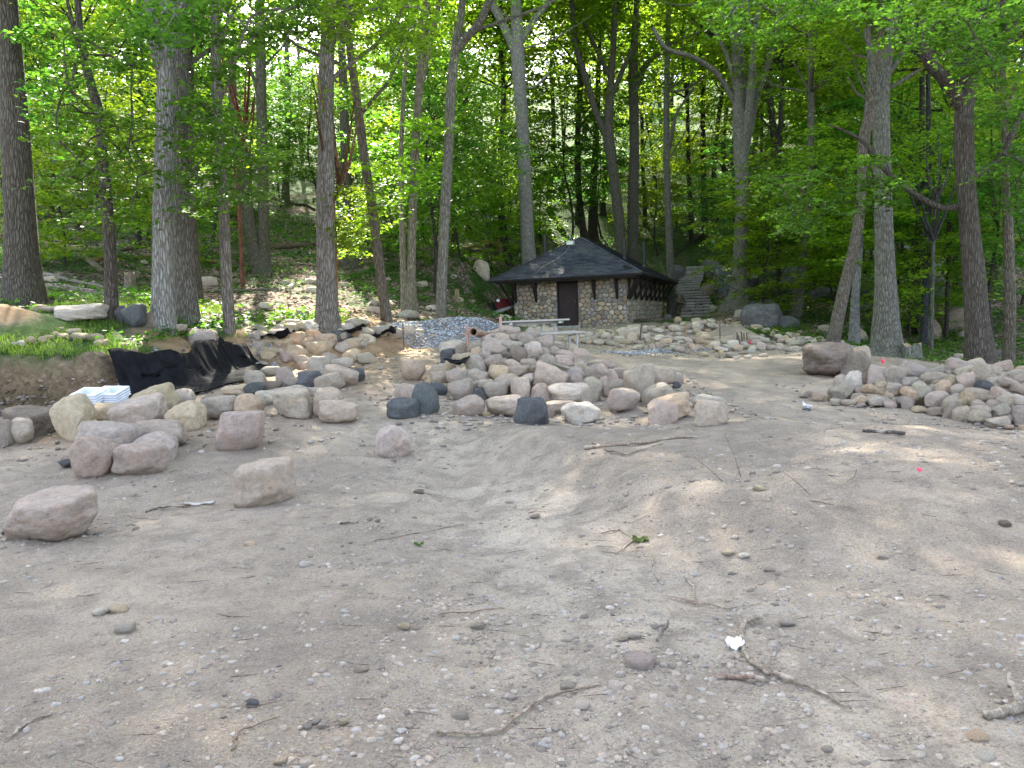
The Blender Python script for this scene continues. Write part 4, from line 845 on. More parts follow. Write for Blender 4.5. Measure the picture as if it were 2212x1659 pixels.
def put_stones(lst, limit):
    rest = MB()
    for i, (c, rad, V, F) in enumerate(lst):
        if i < limit:
            mb = MB(); mb.add(V, F); cc = np.array(random.choice(HC)) * random.uniform(.75, 1.15)
            mb.build('stone', M['hutstone'], wall, smooth=True, color=tuple(cc))
        else: rest.add(V, F)
    if rest.v:
        o = rest.build('stone_facing', M['hutrest'], wall, smooth=True); o['kind'] = 'stuff'
M['hutrest'] = island_mat('hutrest', [(0, (.28, .25, .22)), (.3, (.47, .40, .32)), (.6, (.42, .38, .35)), (.8, (.6, .5, .38)), (1, (.62, .56, .48))])
fs = cobble_face(HW + .04, 2.75, .19, lambda a, b, c: (a - HW - .02, .02 - c, b - .4), (dx0 + HW + .02, dx1 + HW + .02, .42, 2.56), 3)
ss = cobble_face(HL, 2.75, .215, lambda a, b, c: (-.02 + c, a, b - .4), None, 4)
lft = cobble_face(3.0, 2.75, .26, lambda a, b, c: (-HW + .02 - c, a, b - .4), None, 5)
ss.sort(key=lambda s: s[0][0]); lft.sort(key=lambda s: s[0][0])
nf = min(len(fs), 240)
fs.sort(key=lambda s: -s[1]); put_stones(fs, 240); put_stones(ss, 295 - nf); put_stones(lft, 0)
# door
mb = MB(); mb.box(((dx0 + dx1) / 2, .16, 1.14), (dx1 - dx0 - .10, .05, 2.04)); door = mb.build('door', M['door'], hut, bevel=.006)
mb = MB()
for x in (dx0 + .025, dx1 - .025): mb.box((x, .12, 1.14), (.055, .16, 2.10))
mb.box(((dx0 + dx1) / 2, .10, 2.205), (dx1 - dx0 + .08, .22, .07)); mb.build('door_frame', M['darkwood'], hut)
mb = MB(); mb.box((dx1 - .15, .125, 1.12), (.03, .03, .12)); mb.build('handle', M['pipe'], door)
mb = MB(); mb.box(((dx0 + dx1) / 2, -.06, .06), (dx1 - dx0 + .2, .5, .12)); mb.build('door_sill', M['slab'], hut, bevel=.02)
# roof
E_ = OV; x0, x1, y0, y1 = -HW - E_, E_, -E_, HL + E_; run = HW / 2 + E_
A1 = (-HW / 2, -E_ + run, EV + RISE); A2 = (-HW / 2, HL + E_ - run, EV + RISE)
c = [(x0, y0, EV), (x1, y0, EV), (x1, y1, EV), (x0, y1, EV)]; dn = [(a, b, z - .07) for a, b, z in c] + [(A1[0], A1[1], A1[2] - .1), (A2[0], A2[1], A2[2] - .1)]
mb = MB(); mb.add(c + [A1, A2] + dn, [(0, 1, 4), (1, 2, 5, 4), (2, 3, 5), (3, 0, 4, 5), (6, 7, 1, 0), (7, 8, 2, 1), (8, 9, 3, 2), (9, 6, 0, 3), (7, 6, 10), (8, 7, 10, 11), (9, 8, 11), (6, 9, 11, 10)])
roof = mb.build('roof', M['darkwood'], hut)
sh = MB()
def courses(P0, P1, T0, T1, n):                          # shingle tabs from the eave up
    P0, P1, T0, T1 = map(lambda q: np.array(q, float), (P0, P1, T0, T1)); nrm = np.cross(P1 - P0, (T0 + T1) / 2 - P0); nrm /= np.linalg.norm(nrm)
    for i in range(n):
        a, b = i / n, min(1, (i + 1.15) / n); L0, R0 = P0 + (T0 - P0) * a, P1 + (T1 - P1) * a; L1, R1 = P0 + (T0 - P0) * b, P1 + (T1 - P1) * b
        m = max(1, int(np.linalg.norm(R0 - L0) / .32)); cuts = [0] + sorted(min(max((k + random.uniform(-.3, .3)) / m, .01), .99) for k in range(1, m)) + [1]
        for u0, u1 in zip(cuts[:-1], cuts[1:]):
            w = (R0 - L0); g = .006 / max(.1, np.linalg.norm(w)); tk = .030 + random.uniform(-.006, .008); sag = random.uniform(-.008, .008)
            q = [L0 + (R0 - L0) * (u0 + g) , L0 + (R0 - L0) * (u1 - g), L1 + (R1 - L1) * (u1 - g), L1 + (R1 - L1) * (u0 + g)]
            dv = (L1 - L0) / np.linalg.norm(L1 - L0) * sag; q[0] = q[0] + dv; q[1] = q[1] + dv
            top = [q[0] + nrm * tk, q[1] + nrm * tk, q[2] + nrm * .008, q[3] + nrm * .008]
            sh.add([q[0] + nrm * .004, q[1] + nrm * .004] + top, [(0, 1, 3, 2), (2, 3, 4, 5)])
courses(c[0], c[1], A1, A1, 30); courses(c[1], c[2], A1, A2, 30); courses(c[3], c[0], A2, A1, 26)
so = sh.build('shingles', M['roofsh'] if 'roofsh' in M else M['roof'], roof); so['kind'] = 'stuff'
for a, b in ((c[1], A1), (c[0], A1), (A1, A2)):
    mb = MB(); a_, b_ = np.array(a, float), np.array(b, float); n = int(np.linalg.norm(b_ - a_) / .22)
    for i in range(n):
        p, q = a_ + (b_ - a_) * i / n, a_ + (b_ - a_) * min(1, (i + 1.2) / n); mb.bar(p + (0, 0, .045), q + (0, 0, .03), .12, .014)
    mb.build('ridge_cap', M['roof'], roof)
# rafter tails and eave brackets
mb = MB()
for k in range(24):
    y = -.5 + k * (HL + .8) / 23; mb.bar((.02, y, EV + OV * SL - .14), (OV - .03, y, EV - .05), .05, .11)
for k in range(11):
    x = -HW - .3 + k * (HW + .6) / 10; mb.bar((x, .0, EV + OV * SL - .14), (x, -OV + .03, EV - .05), .05, .11)
mb.build('rafter_tails', M['darkwood'], roof)
def bracket(p0, p1, top):
    mb = MB(); mb.bar(p0, (p0[0], p0[1], top), .075, .09); mb.bar(p0, p1, .07, .09); mb.build('eave_bracket', M['darkwood'], hut)
for f in (.02, .21, .735, .93): x = -HW + f * HW; bracket((x, -.12, 1.18), (x, -OV + .12, EV - .06), 2.35)
for k in range(8): y = .12 + k * (HL - .3) / 7; bracket((.12, y, 1.12), (OV - .10, y, EV - .06), 2.35)
for k in range(3): y = .15 + k * 1.5; bracket((-HW - .12, y, 1.12), (-HW - OV + .10, y, EV - .06), 2.35)
mb = MB(); mb.bar((.10, -.10, 1.15), (OV - .15, -OV + .15, EV - .05), .10, .11); mb.build('eave_bracket', M['darkwood'], hut)
mb = MB(); mb.box((-HW / 2, -OV + .16, EV - .11), (HW + 2 * OV - .5, .10, .09)); mb.box((OV - .16, HL / 2, EV - .11), (.10, HL + 2 * OV - .5, .09)); mb.build('eave_beam', M['darkwood'], hut)
# roof fittings: vent pipes, floodlight, wire loop, cable, loose sticks
def roofz(x, y): return EV + SL * min(x1 - x, x - x0, y - y0)
for (x, y, hh, r) in [(-.75, 3.9, .95, .06), (-.35, 7.0, 1.25, .085)]:
    mb = MB(); mb.tube([(x, y, roofz(x, y) - .05), (x, y, roofz(x, y) + hh)], r, 14); mb.tube([(x, y, roofz(x, y) - .02), (x, y, roofz(x, y) + .12)], [r * 2.0, r * 1.1], 14)
    mb.build('vent_pipe', M['pipe'], roof, smooth=False)
x, y = -HW + 0.2, 4.3; mb = MB(); mb.tube([(x, y, roofz(x, y) - .05), (x, y, roofz(x, y) + 1.75)], .075, 14); mb.build('vent_pipe', M['pipe'], roof)
px_, py_ = -HW / 2 - .30, 1.75; pz = roofz(px_, py_)
mb = MB(); mb.box((px_, py_, pz + .13), (.36, .12, .20)); fl = mb.build('floodlight', M['metal'], roof, bevel=.015)
mb = MB(); mb.box((px_ - .02, py_ - .065, pz + .13), (.29, .012, .14)); mb.build('lens', M['white'], fl)
mb = MB(); mb.tube([(px_ - .3, py_ + .25, pz), (px_ - .2, py_ + .3, pz + .45), (px_ - .08, py_ + .3, pz + .62), (px_ + .03, py_ + .3, pz + .48), (px_ - .05, py_ + .2, pz + .1)], .012, 6); mb.tube([(px_ - .12, py_ + .3, pz + .1), (px_ - .12, py_ + .3, pz + .6)], .015, 6); mb.build('wire_loop', M['metal'], roof)
mb = MB(); mb.tube([(a, b, roofz(a, b) + .055) for a, b in ((px_, py_ - .1), (px_ - .1, py_ - .7), (px_ - .35, py_ - 1.2), (px_ - .8, py_ - 1.7), (px_ - 1.0, py_ - 2.3))], .009, 5); mb.build('cable', M['metal'], roof)
mb = MB(); mb.tube([(-4.2, .25, roofz(-4.2, .25) + .07), (-3.8, .2, roofz(-3.8, .2) + .07)], .018, 5); mb.build('roof_stick', M['plain'], roof, color=(.4, .36, .3))

# ============================================================ STONE STEPS
root = empty('stone_staircase', tuple(P(1506, 703, 40.3)), 0, label='rough stone steps climbing the wooded slope right of the hut', cat='steps')
base = np.array(root.location)
XL = [(703, 1466, 1549), (664, 1470, 1545), (655, 1480, 1538), (640, 1478, 1532), (622, 1460, 1510), (606, 1462, 1512), (592, 1476, 1518), (576, 1480, 1518)]
tops = sorted(XL, key=lambda q: -q[0]); NS = 21
zt = P(1498, 578, 50)[2]
for i in range(NS):
    t = i / (NS - 1); d = 40.2 + 9.8 * t; z = base[2] + .05 + (zt - base[2]) * t + .16 * (1 - t)
    yv = None
    for vy in np.linspace(710, 570, 60):
        if P(1500, vy, d)[2] >= z: yv = vy; break
    yv = yv or 576
    xa = np.interp(-yv, [-q[0] for q in tops], [q[1] for q in tops]); xb = np.interp(-yv, [-q[0] for q in tops], [q[2] for q in tops])
    wa, wb = P(xa, yv, d)[0], P(xb, yv, d)[0]; m = 3 if i < 7 else random.choice([2, 2, 1])
    cuts = [0] + sorted(((k + random.uniform(-.25, .25)) / m) for k in range(1, m)) + [1]
    for a, b in zip(cuts[:-1], cuts[1:]):
        s_ = wa + (wb - wa) * a; e_ = wa + (wb - wa) * b - .02
        mb = MB(); mb.box((( s_ + e_) / 2 - base[0], d + .25 - base[1] + random.uniform(-.04, .04), z - .05 - base[2] + random.uniform(-.012, .012)), (e_ - s_, .60, .10)); mb.box(((s_ + e_) / 2 - base[0], d + .33 - base[1], z - .20 - base[2]), (e_ - s_ - .05, .55, .22))
        cc = random.uniform(.65, 1.25); mb.build('step_slab', M['rock'], root, bevel=.025, color=(.36 * cc, .35 * cc, .34 * cc))
        # terrain under the steps is kept below them by the slabs' own depth

# ============================================================ PICNIC TABLE, GRAVEL SIDE THINGS, STAKES, BINS
tb = P(1154, 691, 19.6); gz = h1(tb[0], tb[1])
table = empty('picnic_table', (tb[0], tb[1], gz), .05, label='pale topped picnic table on steel legs behind the middle heap', cat='picnic table')
TH = tb[2] - gz
for k in range(5):
    mb = MB(); mb.box((0, -.32 + .16 * k, TH - .02), (1.66, .148, .042)); mb.build('tabletop_plank', M['tabletop'], table, bevel=.004)
for sgn, nm in ((-1, 'bench'), (1, 'bench')):
    b_ = MB(); b_.box((.30, sgn * .72 - .08, TH - .33), (1.7, .13, .04)); b_.box((.30, sgn * .72 + .075, TH - .33), (1.7, .13, .04)); b_.build('bench', M['tabletop'], table, bevel=.004)
for sx in (-.55, .5, .2):
    mb = MB(); mb.tube([(sx, -.1 if sx != .2 else .25, TH - .05), (sx, -.1 if sx != .2 else .25, -.2)], .026, 8); mb.build('leg', M['metal'], table)
for sx in (-.4, .95):
    for sy in (-.72, .72):
        mb = MB(); mb.tube([(sx, sy, TH - .36), (sx, sy, -.25)], .026, 8); mb.tube([(sx, sy, TH - .38), (sx - .1 * (sx > 0), 0, TH - .42)], .02, 6); mb.build('leg', M['metal'], table)
mb = MB(); mb.box((0, 0, TH - .075), (1.45, .07, .06)); mb.box((-.6, 0, TH - .075), (.07, .7, .05)); mb.box((.6, 0, TH - .075), (.07, .7, .05)); mb.build('table_frame', M['metal'], table)

def post(x, ytop, ybot, d, r, mat, label, cat, name, lean=0, color=None):
    a = P(x, ybot, d); b = P(x + lean, ytop, d); a[2] = min(a[2], h1(a[0], a[1])) - .1
    mb = MB(); mb.tube([a, (a + b) / 2 + [random.uniform(-.01, .01), 0, 0], b], [r, r, r * .9], 7)
    return tag(mb.build(name, M[mat], color=color), label, cat, 'marker stakes driven round the works')
WD = (.36, .25, .15); DK = (.10, .08, .07)
def gd(x, y): return G(x, y)[1]
post(1009, 703, 728, 13.6, .022, 'plain', 'orange brown wooden stake at the left top of the middle heap', 'stake', 'wooden_stake', 0, (.5, .25, .16))
post(1081, 684, 702, 15.0, .03, 'plain', 'pinkish wooden stake left of the picnic table', 'stake', 'wooden_stake', 0, (.5, .32, .26))
post(1251, 696, 717, 22, .018, 'plain', 'thin wooden stake between the table and the hut door', 'stake', 'wooden_stake', 0, WD)
post(1329, 705, 733, gd(1329, 733), .026, 'plain', 'short wooden stake among the cobbles before the hut corner', 'stake', 'wooden_stake', 0, WD)
post(1381, 699, 742, gd(1381, 742), .024, 'plain', 'dark leaning stake among the cobbles right of the hut corner', 'stake', 'wooden_stake', 5, DK)
post(1482, 698, 730, gd(1482, 730), .026, 'plain', 'wooden stake in front of the foot of the stone steps', 'stake', 'wooden_stake', 0, WD)
post(1556, 690, 740, gd(1556, 740), .018, 'plain', 'tall thin stake left of the brown brush heap', 'stake', 'wooden_stake', -1, DK)
for i, x in enumerate([1592, 1599, 1604, 1609, 1613]):
    post(x, [718, 724, 716, 719, 718][i], [741, 740, 744, 748, 746][i], gd(x, 745) + i * .06, .02, 'plain', f'dark rusty stake, {ORD[i]} from left in the tight cluster of five', 'stake', 'metal_stake', [0, -4, -3, -2, 0][i], DK)
post(871, 696, 722, 18.2, .014, 'plain', 'thin dark stake by the black fabric right of the broad trunk', 'stake', 'metal_stake', -1, DK)
for i, (x, y) in enumerate([(1240, 770), (1300, 765)]): pass
# clay pipe
a, b = P(1022, 717, 13.5), P(1047, 724, 14.6); mb = MB(); d_ = (b - a)
mb.tube([a, a + d_ * .08, b], [.062, .052, .05], 20, cap=False); o = mb.build('clay_pipe', M['plain'], color=(.32, .22, .16), smooth=True); o.modifiers.new('t', 'SOLIDIFY').thickness = -.018
tag(o, 'open ended brown clay pipe lying at the top left of the middle heap', 'pipe')
# white bins
bin_d = 11.9
def tub(c, L, W, H, rz, label):
    t = empty('storage_bin', c, rz, label=label, cat='bin', group='stacked white plastic bins'); t.rotation_euler = (.24, .03, rz)
    mb = MB(); top = [(-L / 2, -W / 2, H), (L / 2, -W / 2, H), (L / 2, W / 2, H), (-L / 2, W / 2, H)]; bt = [(x * .84, y * .82, 0) for x, y, z in top]; k = .93
    it = [(x * k, y * k, H) for x, y, z in top]; ib = [(x * k, y * k, .015) for x, y, z in bt]
    mb.add(top + bt + it + ib, [(0, 1, 5, 4), (1, 2, 6, 5), (2, 3, 7, 6), (3, 0, 4, 7), (4, 5, 6, 7), (0, 8, 9, 1), (1, 9, 10, 2), (2, 10, 11, 3), (3, 11, 8, 0), (8, 12, 13, 9), (9, 13, 14, 10), (10, 14, 15, 11), (11, 15, 12, 8), (12, 15, 14, 13)])
    mb.build('tub', M['bucket'], t, bevel=.004)
    mb = MB()
    for (x, y, a, b) in ((0, -W / 2 - .012, L + .05, .025), (0, W / 2 + .012, L + .05, .025), (-L / 2 - .012, 0, .025, W), (L / 2 + .012, 0, .025, W)): mb.box((x, y, H - .012), (a, b, .028))
    mb.build('rim', M['bucket'], t, bevel=.005)
bc = P(201, 884, bin_d); bc2 = P(238, 882, bin_d + .1); z0 = h1(bc[0], bc[1]) + .02
nb = 4; ztop = P(215, 845, bin_d)[2] - .24
for k in range(nb):
    tub((bc[0], bc[1] + .009 * (nb - 1 - k), ztop - .036 * (nb - 1 - k)), .36, .32, .26, -.12, f'white plastic bin, {ORD[nb-1-k]} from top in the left nested stack')
    tub((bc2[0] + .02, bc2[1] + .05 + .009 * (nb - 1 - k), ztop - .036 * (nb - 1 - k) - .005), .36, .34, .26, -.10, f'white plastic bin, {ORD[nb-1-k]} from top in the right nested stack')
# support under the stack: a flat rock, hidden by boulders
o = place_rock(((bc[0] + bc2[0]) / 2, bc[1] + .05, (ztop - .036 * nb + h1(bc[0], bc[1])) / 2 + .05), (.42, .3, max(.08, (ztop - .036 * nb - h1(bc[0], bc[1])) / 2 + .08)), 'g', 'a'); tag(o, 'flat grey boulder underneath the two stacks of white bins', 'boulder')
# red board and slab ramp left of the hut
a, b = P(1072, 664, 35), P(1112, 663, 35.6); cz = (P(1092, 655, 35))[2]
mb = MB(); mb.bar((a[0], a[1], cz), (b[0], b[1], cz), .06, .42); rb = mb.build('red_board', M['redboard']); tag(rb, 'dark red board panel standing at the left side of the hut', 'board')
mb = MB(); q = P(1076, 649, 34.8); mb.tube([q, q + [0, -.02, 0]], .075, 16); mb.build('round_badge', M['white'], rb)
p_ = [P(1062, 676, 33.4), P(1112, 657, 35), P(1112, 657, 36.2), P(1085, 662, 36)]
mb = MB(); mb.add([*p_, *[q - [0, 0, .12] for q in p_]], [(0, 1, 2, 3), (7, 6, 5, 4), (0, 4, 5, 1), (1, 5, 6, 2), (2, 6, 7, 3), (3, 7, 4, 0)]); tag(mb.build('stone_ramp', M['slab']), 'pale sloping slab between the red board and the crushed stone heap', 'slab')
# brush and roots on the brown spoil heap
mb = MB(); q0 = G(1600, 725)
for i in range(60):
    a = q0 + [random.gauss(0, .5), random.gauss(.6, .4), .25 + random.random() * .3]; d = np.array([random.gauss(0, .3), random.gauss(0, .3), random.gauss(.05, .12)]); mb.tube([a, a + d * .5 + [0, 0, .05], a + d], [.008, .006, .003], 4, cap=False)
tag(mb.build('brush_heap', M['bark'], color=(.2, .14, .10)), 'reddish brown dead brush on the spoil heap right of the steps', 'brush heap', kind='stuff')
# ============================================================ FOLIAGE TOOLS
def leaf_arrays(C, size, r, tilt=.45, aspect=.62):
    n = len(C); a = r.uniform(0, 2 * np.pi, n); droop = r.normal(-.12, .25, n)
    ax = np.c_[np.cos(a), np.sin(a), droop]; ax /= np.linalg.norm(ax, axis=1)[:, None]
    up = np.c_[r.normal(0, tilt, (n, 2)), np.ones(n)]; b = np.cross(up, ax); b /= np.linalg.norm(b, axis=1)[:, None]; nn = np.cross(ax, b)
    L = (size * r.uniform(.7, 1.25, n))[:, None]; W = L * aspect; fold = nn * W * .16
    V = np.stack([C - ax * L * .5, C - ax * L * .08 + b * W * .5 + fold, C + ax * L * .5, C - ax * L * .08 - b * W * .5 + fold], 1).reshape(-1, 3)
    i = np.arange(n)[:, None] * 4
    F = np.concatenate([i + [0, 1, 2], i + [0, 2, 3]], 1).reshape(-1, 3)
    return V, F
def sprays(cent, rad, per, size, r, flat=.16, tilt=.4):
    """flattened twig sprays of leaves round the centres"""
    n = len(cent); k = np.repeat(np.arange(n), per); m = len(k)
    q = r.normal(size=(m, 3)); q /= np.linalg.norm(q, axis=1)[:, None]; q *= r.random((m, 1)) ** .45
    tl = r.normal(0, .22, (n, 2)); q = q * np.c_[rad[k], rad[k], rad[k] * flat]
    q[:, 2] += q[:, 0] * tl[k, 0] + q[:, 1] * tl[k, 1] - .12 * (q[:, 0] ** 2 + q[:, 1] ** 2) / np.maximum(rad[k], .1)
    return cent[k] + q
LIT = [(560, 640, 2.0), (640, 650, 2.3), (600, 610, 2.1), (760, 665, 2.0), (870, 672, 2.0), (650, 560, 2.3), (615, 520, 1.7), (540, 680, 1.0), (880, 765, .9), (860, 790, .8), (700, 730, 1.8), (620, 735, 1.8), (650, 770, 1.1), (740, 790, .8), (900, 680, 1.0), (1500, 662, 1.4), (1500, 640, 1.2), (690, 660, 1.2),
       (790, 655, 1.2), (380, 668, .8), (200, 628, 1.0), (850, 830, .5), (1550, 735, .5), (1230, 905, .35), (1350, 920, .35), (1000, 690, .5), (1470, 745, .4), (690, 540, 1.3), (700, 600, 1.5), (560, 725, 1.0), (640, 745, 1.2), (1790, 790, .6), (1160, 692, .8), (850, 760, .6), (1770, 765, .5), (600, 1625, .35), (10, 1325, .35), (420, 880, .3), (350, 850, .25), (1150, 900, .3), (2060, 470, .8), (970, 660, .7), (430, 470, .8), (250, 470, .9)]
SHAFT = [(G(x, y), r) for x, y, r in LIT]
SHAFT += [(P(x, y, d), r) for x, y, d, r in [(600, 420, 42, 2.6), (640, 330, 46, 3.0), (580, 250, 50, 3.5), (700, 200, 50, 3.5), (620, 120, 55, 4), (760, 300, 44, 2.5), (540, 330, 40, 2.0), (760, 440, 30, 1.3), (1500, 330, 50, 2.5), (1050, 330, 46, 2.2), (1280, 200, 55, 3), (1750, 420, 34, 1.8), (1650, 420, 40, 2), (900, 330, 40, 2), (420, 300, 22, 1.2), (1100, 150, 55, 3), (850, 200, 50, 3)]]
def cull(Pt, keep_local=3.0):                            # gaps in the canopy where the light comes through
    k = np.ones(len(Pt), bool)
    for g, r in SHAFT:
        v = Pt - g; t = v @ S; perp = np.linalg.norm(v - t[:, None] * S, axis=1)
        rr = r * (1 + .35 * vnoise(Pt[:, 0] * .9, Pt[:, 2] * .9, 3))
        k &= ~((t > keep_local) & (perp < rr))
    return k

# ============================================================ TREES
def smooth_path(q, n=6):
    q = np.array(q, float); out = []
    for i in range(len(q) - 1):
        p0, p1, p2, p3 = q[max(i - 1, 0)], q[i], q[i + 1], q[min(i + 2, len(q) - 1)]
        for t in np.linspace(0, 1, n, endpoint=False): out.append(.5 * (2 * p1 + (p2 - p0) * t + (2 * p0 - 5 * p1 + 4 * p2 - p3) * t * t + (3 * p1 - p0 - 3 * p2 + p3) * t ** 3))
    out.append(q[-1]); return np.array(out)
def trunk_mesh(path, base, seed, n=18, flare=0.0, name='trunk', sub=6):
    """path rows: x, y, z, radius in world space"""
    q = smooth_path(path, sub); mb = MB(); r = np.random.default_rng(seed); o = r.uniform(0, 99)
    pts = q[:, :3] - base; rad = q[:, 3]; N = len(pts); a = np.arange(n) / n * 2 * np.pi; rings = []
    cum = np.r_[0, np.cumsum(np.linalg.norm(np.diff(pts, axis=0), axis=1))]
    for i in range(N):
        d = pts[min(i + 1, N - 1)] - pts[max(i - 1, 0)]; d /= np.linalg.norm(d) + 1e-9
        x = np.cross(d, [0, 1., 0.02]) if abs(d[1]) < .9 else np.cross(d, [1., 0, 0]); x /= np.linalg.norm(x); y = np.cross(d, x)
        fl = flare * np.exp(-cum[i] / (rad[0] * 1.4 + .05))
        rr = rad[i] * (1 + .07 * vnoise(np.cos(a) * 1.5 + o, cum[i] * 1.1 + np.sin(a) * 1.5, seed) * 2 + fl * (.55 + .9 * np.abs(vnoise(np.cos(a) * 1.9 + o, np.sin(a) * 1.9, seed + 5)) * 2))
        rings.append(pts[i] + rr[:, None] * (np.cos(a)[:, None] * x + np.sin(a)[:, None] * y))
    V = np.concatenate(rings); i0 = (np.arange(N - 1)[:, None] * n + np.arange(n)[None]).ravel(); j = (np.arange(N - 1)[:, None] * n + (np.arange(n)[None] + 1) % n).ravel()
    return npmesh(name, V, np.c_[i0, j, j + n, i0 + n], [M['bark']], True)
def px_path(pts, d, extend=0, dd=0.0):
    out = []
    for i, (x, y, w) in enumerate(pts):
        di = d + dd * i; p = P(x, y, di); out.append((*p, w * K / FPX * di / 2 * .93))
    if extend:
        a, b = np.array(out[-2]), np.array(out[-1]); v = (b - a)[:3]; v /= np.linalg.norm(v); v = v * .5 + np.array([0, 0, .5]); v /= np.linalg.norm(v)
        L = extend / 3
        for k in range(3): c_ = np.array(out[-1]); c_ = np.r_[c_[:3] + v * L + np.array([random.uniform(-.3, .3), random.uniform(-.3, .3), 0]), c_[3] * .62]; out.append(tuple(c_))
    return out
def crown_points(c, rad, n, r):
    q = r.normal(size=(n, 3)); q /= np.linalg.norm(q, axis=1)[:, None]; q *= (r.random((n, 1)) ** .36) * np.array(rad)
    lump = 1 + .5 * vnoise(q[:, 0] * .5 + c[0], q[:, 1] * .5 + q[:, 2] * .3, int(abs(c[0] * 10)) % 50)
    return c + q * lump[:, None]
def crown_mesh(cents, rad, per, size, seed, base, mat='leaf', extra=None, do_cull=True, name='crown'):
    r = np.random.default_rng(seed)
    if do_cull and len(cents): cents = cents[cull(cents)]
    L = sprays(cents, r.uniform(.6, 1.15, len(cents)) * rad, per, size, r) if len(cents) else np.zeros((0, 3))
    if extra is not None and len(extra[0]):
        e = sprays(extra[0], extra[1], extra[2], size, r, .14); L = np.r_[L, e]
    V, F = leaf_arrays(L - base, size, r)
    return npmesh(name, V, F, [M[mat]])
TREES = []
def tree(label, d, pts, limbs=(), bark=(.2, .17, .14), flare=.35, cz=(9, 19), cr=4.2, nc=260, per=42, leaf=.13, low=(), lowr=(.45, .8), lowper=70, group='trees round the clearing', ext=9, cull_=True, dd=0.0, mat='leaf', name='tree', limbdd=.25, sr=1.0):
    i = len(TREES); pth = px_path(pts, d, ext); b0 = np.array(pth[0][:3]); gz = h1(b0[0], b0[1]); 
    pth = [(b0[0], b0[1], gz - .35, pth[0][3])] + ([(b0[0], b0[1], gz + .02, pth[0][3])] + pth[1:])
    base = np.array([b0[0], b0[1], gz]); e = empty(name, base, 0, label=label, cat='tree', group=group)
    link('trunk', trunk_mesh(pth, base, i * 7 + 1, 20, flare), e, color=bark)
    limbpts = []; tips = [np.array(pth[-1][:3]), np.array(pth[-2][:3])]
    for k, lb in enumerate(limbs):
        s = 1 if k % 2 else -1; lp = []
        for j, (x, y, w) in enumerate(lb): p = P(x, y, d + s * limbdd * j); lp.append((*p, w * K / FPX * d / 2))
        link('limb', trunk_mesh(lp, base, i * 7 + k + 3, 10, 0, 'limb', 4), e, color=bark)
        tips.append(np.array(lp[-1][:3])); limbpts += [np.array(q[:3]) for q in lp]
    r = np.random.default_rng(i + 50)
    top = np.array(pth[-1][:3]); cc = np.array([top[0], top[1], gz + (cz[0] + cz[1]) / 2])
    cents = crown_points(cc, (cr, cr, (cz[1] - cz[0]) / 2), nc, r)
    # secondary branches reaching the crown, drawn as one part
    mb = MB(); src = np.array([q[:3] for q in pth[2:]])
    for k in range(14):
        t = cents[r.integers(len(cents))]; s0 = src[np.argmin(np.abs(src[:, 2] - (t[2] - 2.2)))]; m_ = (s0 + t) / 2 + [0, 0, -.3]; mb.tube(np.array([s0, m_, t]) - base, [.06, .04, .015], 5, cap=False)
    ex = None
    if len(low):
        lc = []; lr = []
        for (x, y, dd_) in low:
            p = P(x, y, dd_); lc.append(p); lr.append(r.uniform(*lowr))
        nodes = [q for q in src] + limbpts; order = sorted(range(len(lc)), key=lambda k: min(np.linalg.norm(lc[k] - q) for q in nodes))
        for k in order:                                  # each twig leaves the nearest branch point already there
            p = lc[k]; s0 = nodes[int(np.argmin([np.linalg.norm(p - q) + .3 * max(0, q[2] - p[2] + 0) * -1 for q in nodes]))]
            mid_ = (s0 + p) / 2 + np.array([random.uniform(-.1, .1), random.uniform(-.1, .1), random.uniform(0, .12)])
            mb.tube(np.array([s0, mid_, p]) - base, [.022, .014, .006], 5, cap=False); nodes += [mid_, p]
        ex = (np.array(lc), np.array(lr), lowper)
    mb.build('branches', M['bark'], e, color=bark, smooth=True)
    link('crown', crown_mesh(cents, sr, per, leaf, i + 9, base, mat, ex, cull_), e)
    TREES.append(e); return e
def rndlow(n, poly, d0, d1, seed):
    r = random.Random(seed); out = []
    xs_ = [p[0] for p in poly]; ys_ = [p[1] for p in poly]
    while len(out) < n:
        x, y = r.uniform(min(xs_), max(xs_)), r.uniform(min(ys_), max(ys_))
        if inpoly(x, y, poly): out.append((x, y, r.uniform(d0, d1)))
    return out
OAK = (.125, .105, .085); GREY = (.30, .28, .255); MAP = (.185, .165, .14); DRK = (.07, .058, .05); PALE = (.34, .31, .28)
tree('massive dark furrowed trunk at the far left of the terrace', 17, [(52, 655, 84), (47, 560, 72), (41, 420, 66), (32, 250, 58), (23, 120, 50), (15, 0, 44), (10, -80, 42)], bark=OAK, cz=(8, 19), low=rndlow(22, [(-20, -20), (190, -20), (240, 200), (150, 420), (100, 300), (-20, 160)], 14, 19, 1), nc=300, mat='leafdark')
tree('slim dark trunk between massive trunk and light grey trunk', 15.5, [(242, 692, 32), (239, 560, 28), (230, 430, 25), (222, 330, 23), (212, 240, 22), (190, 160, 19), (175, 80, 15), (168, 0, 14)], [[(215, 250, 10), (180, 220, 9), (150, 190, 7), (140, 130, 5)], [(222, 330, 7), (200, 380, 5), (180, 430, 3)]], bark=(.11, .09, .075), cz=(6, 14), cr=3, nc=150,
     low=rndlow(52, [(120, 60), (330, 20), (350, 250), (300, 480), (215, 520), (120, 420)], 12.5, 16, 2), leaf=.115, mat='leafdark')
tree('light grey lichen covered trunk, tallest on the left terrace', 15.6, [(353, 706, 54), (352, 600, 47), (352, 450, 44), (356, 330, 42), (358, 200, 40), (362, 100, 40), (366, 0, 40), (366, -70, 38)], [[(352, 170, 22), (330, 90, 22), (322, 0, 22), (312, -80, 20)]], bark=GREY, cz=(8, 18), nc=300, low=rndlow(14, [(250, -10), (420, -10), (400, 60), (300, 120)], 12, 15, 3), mat='leafdark')
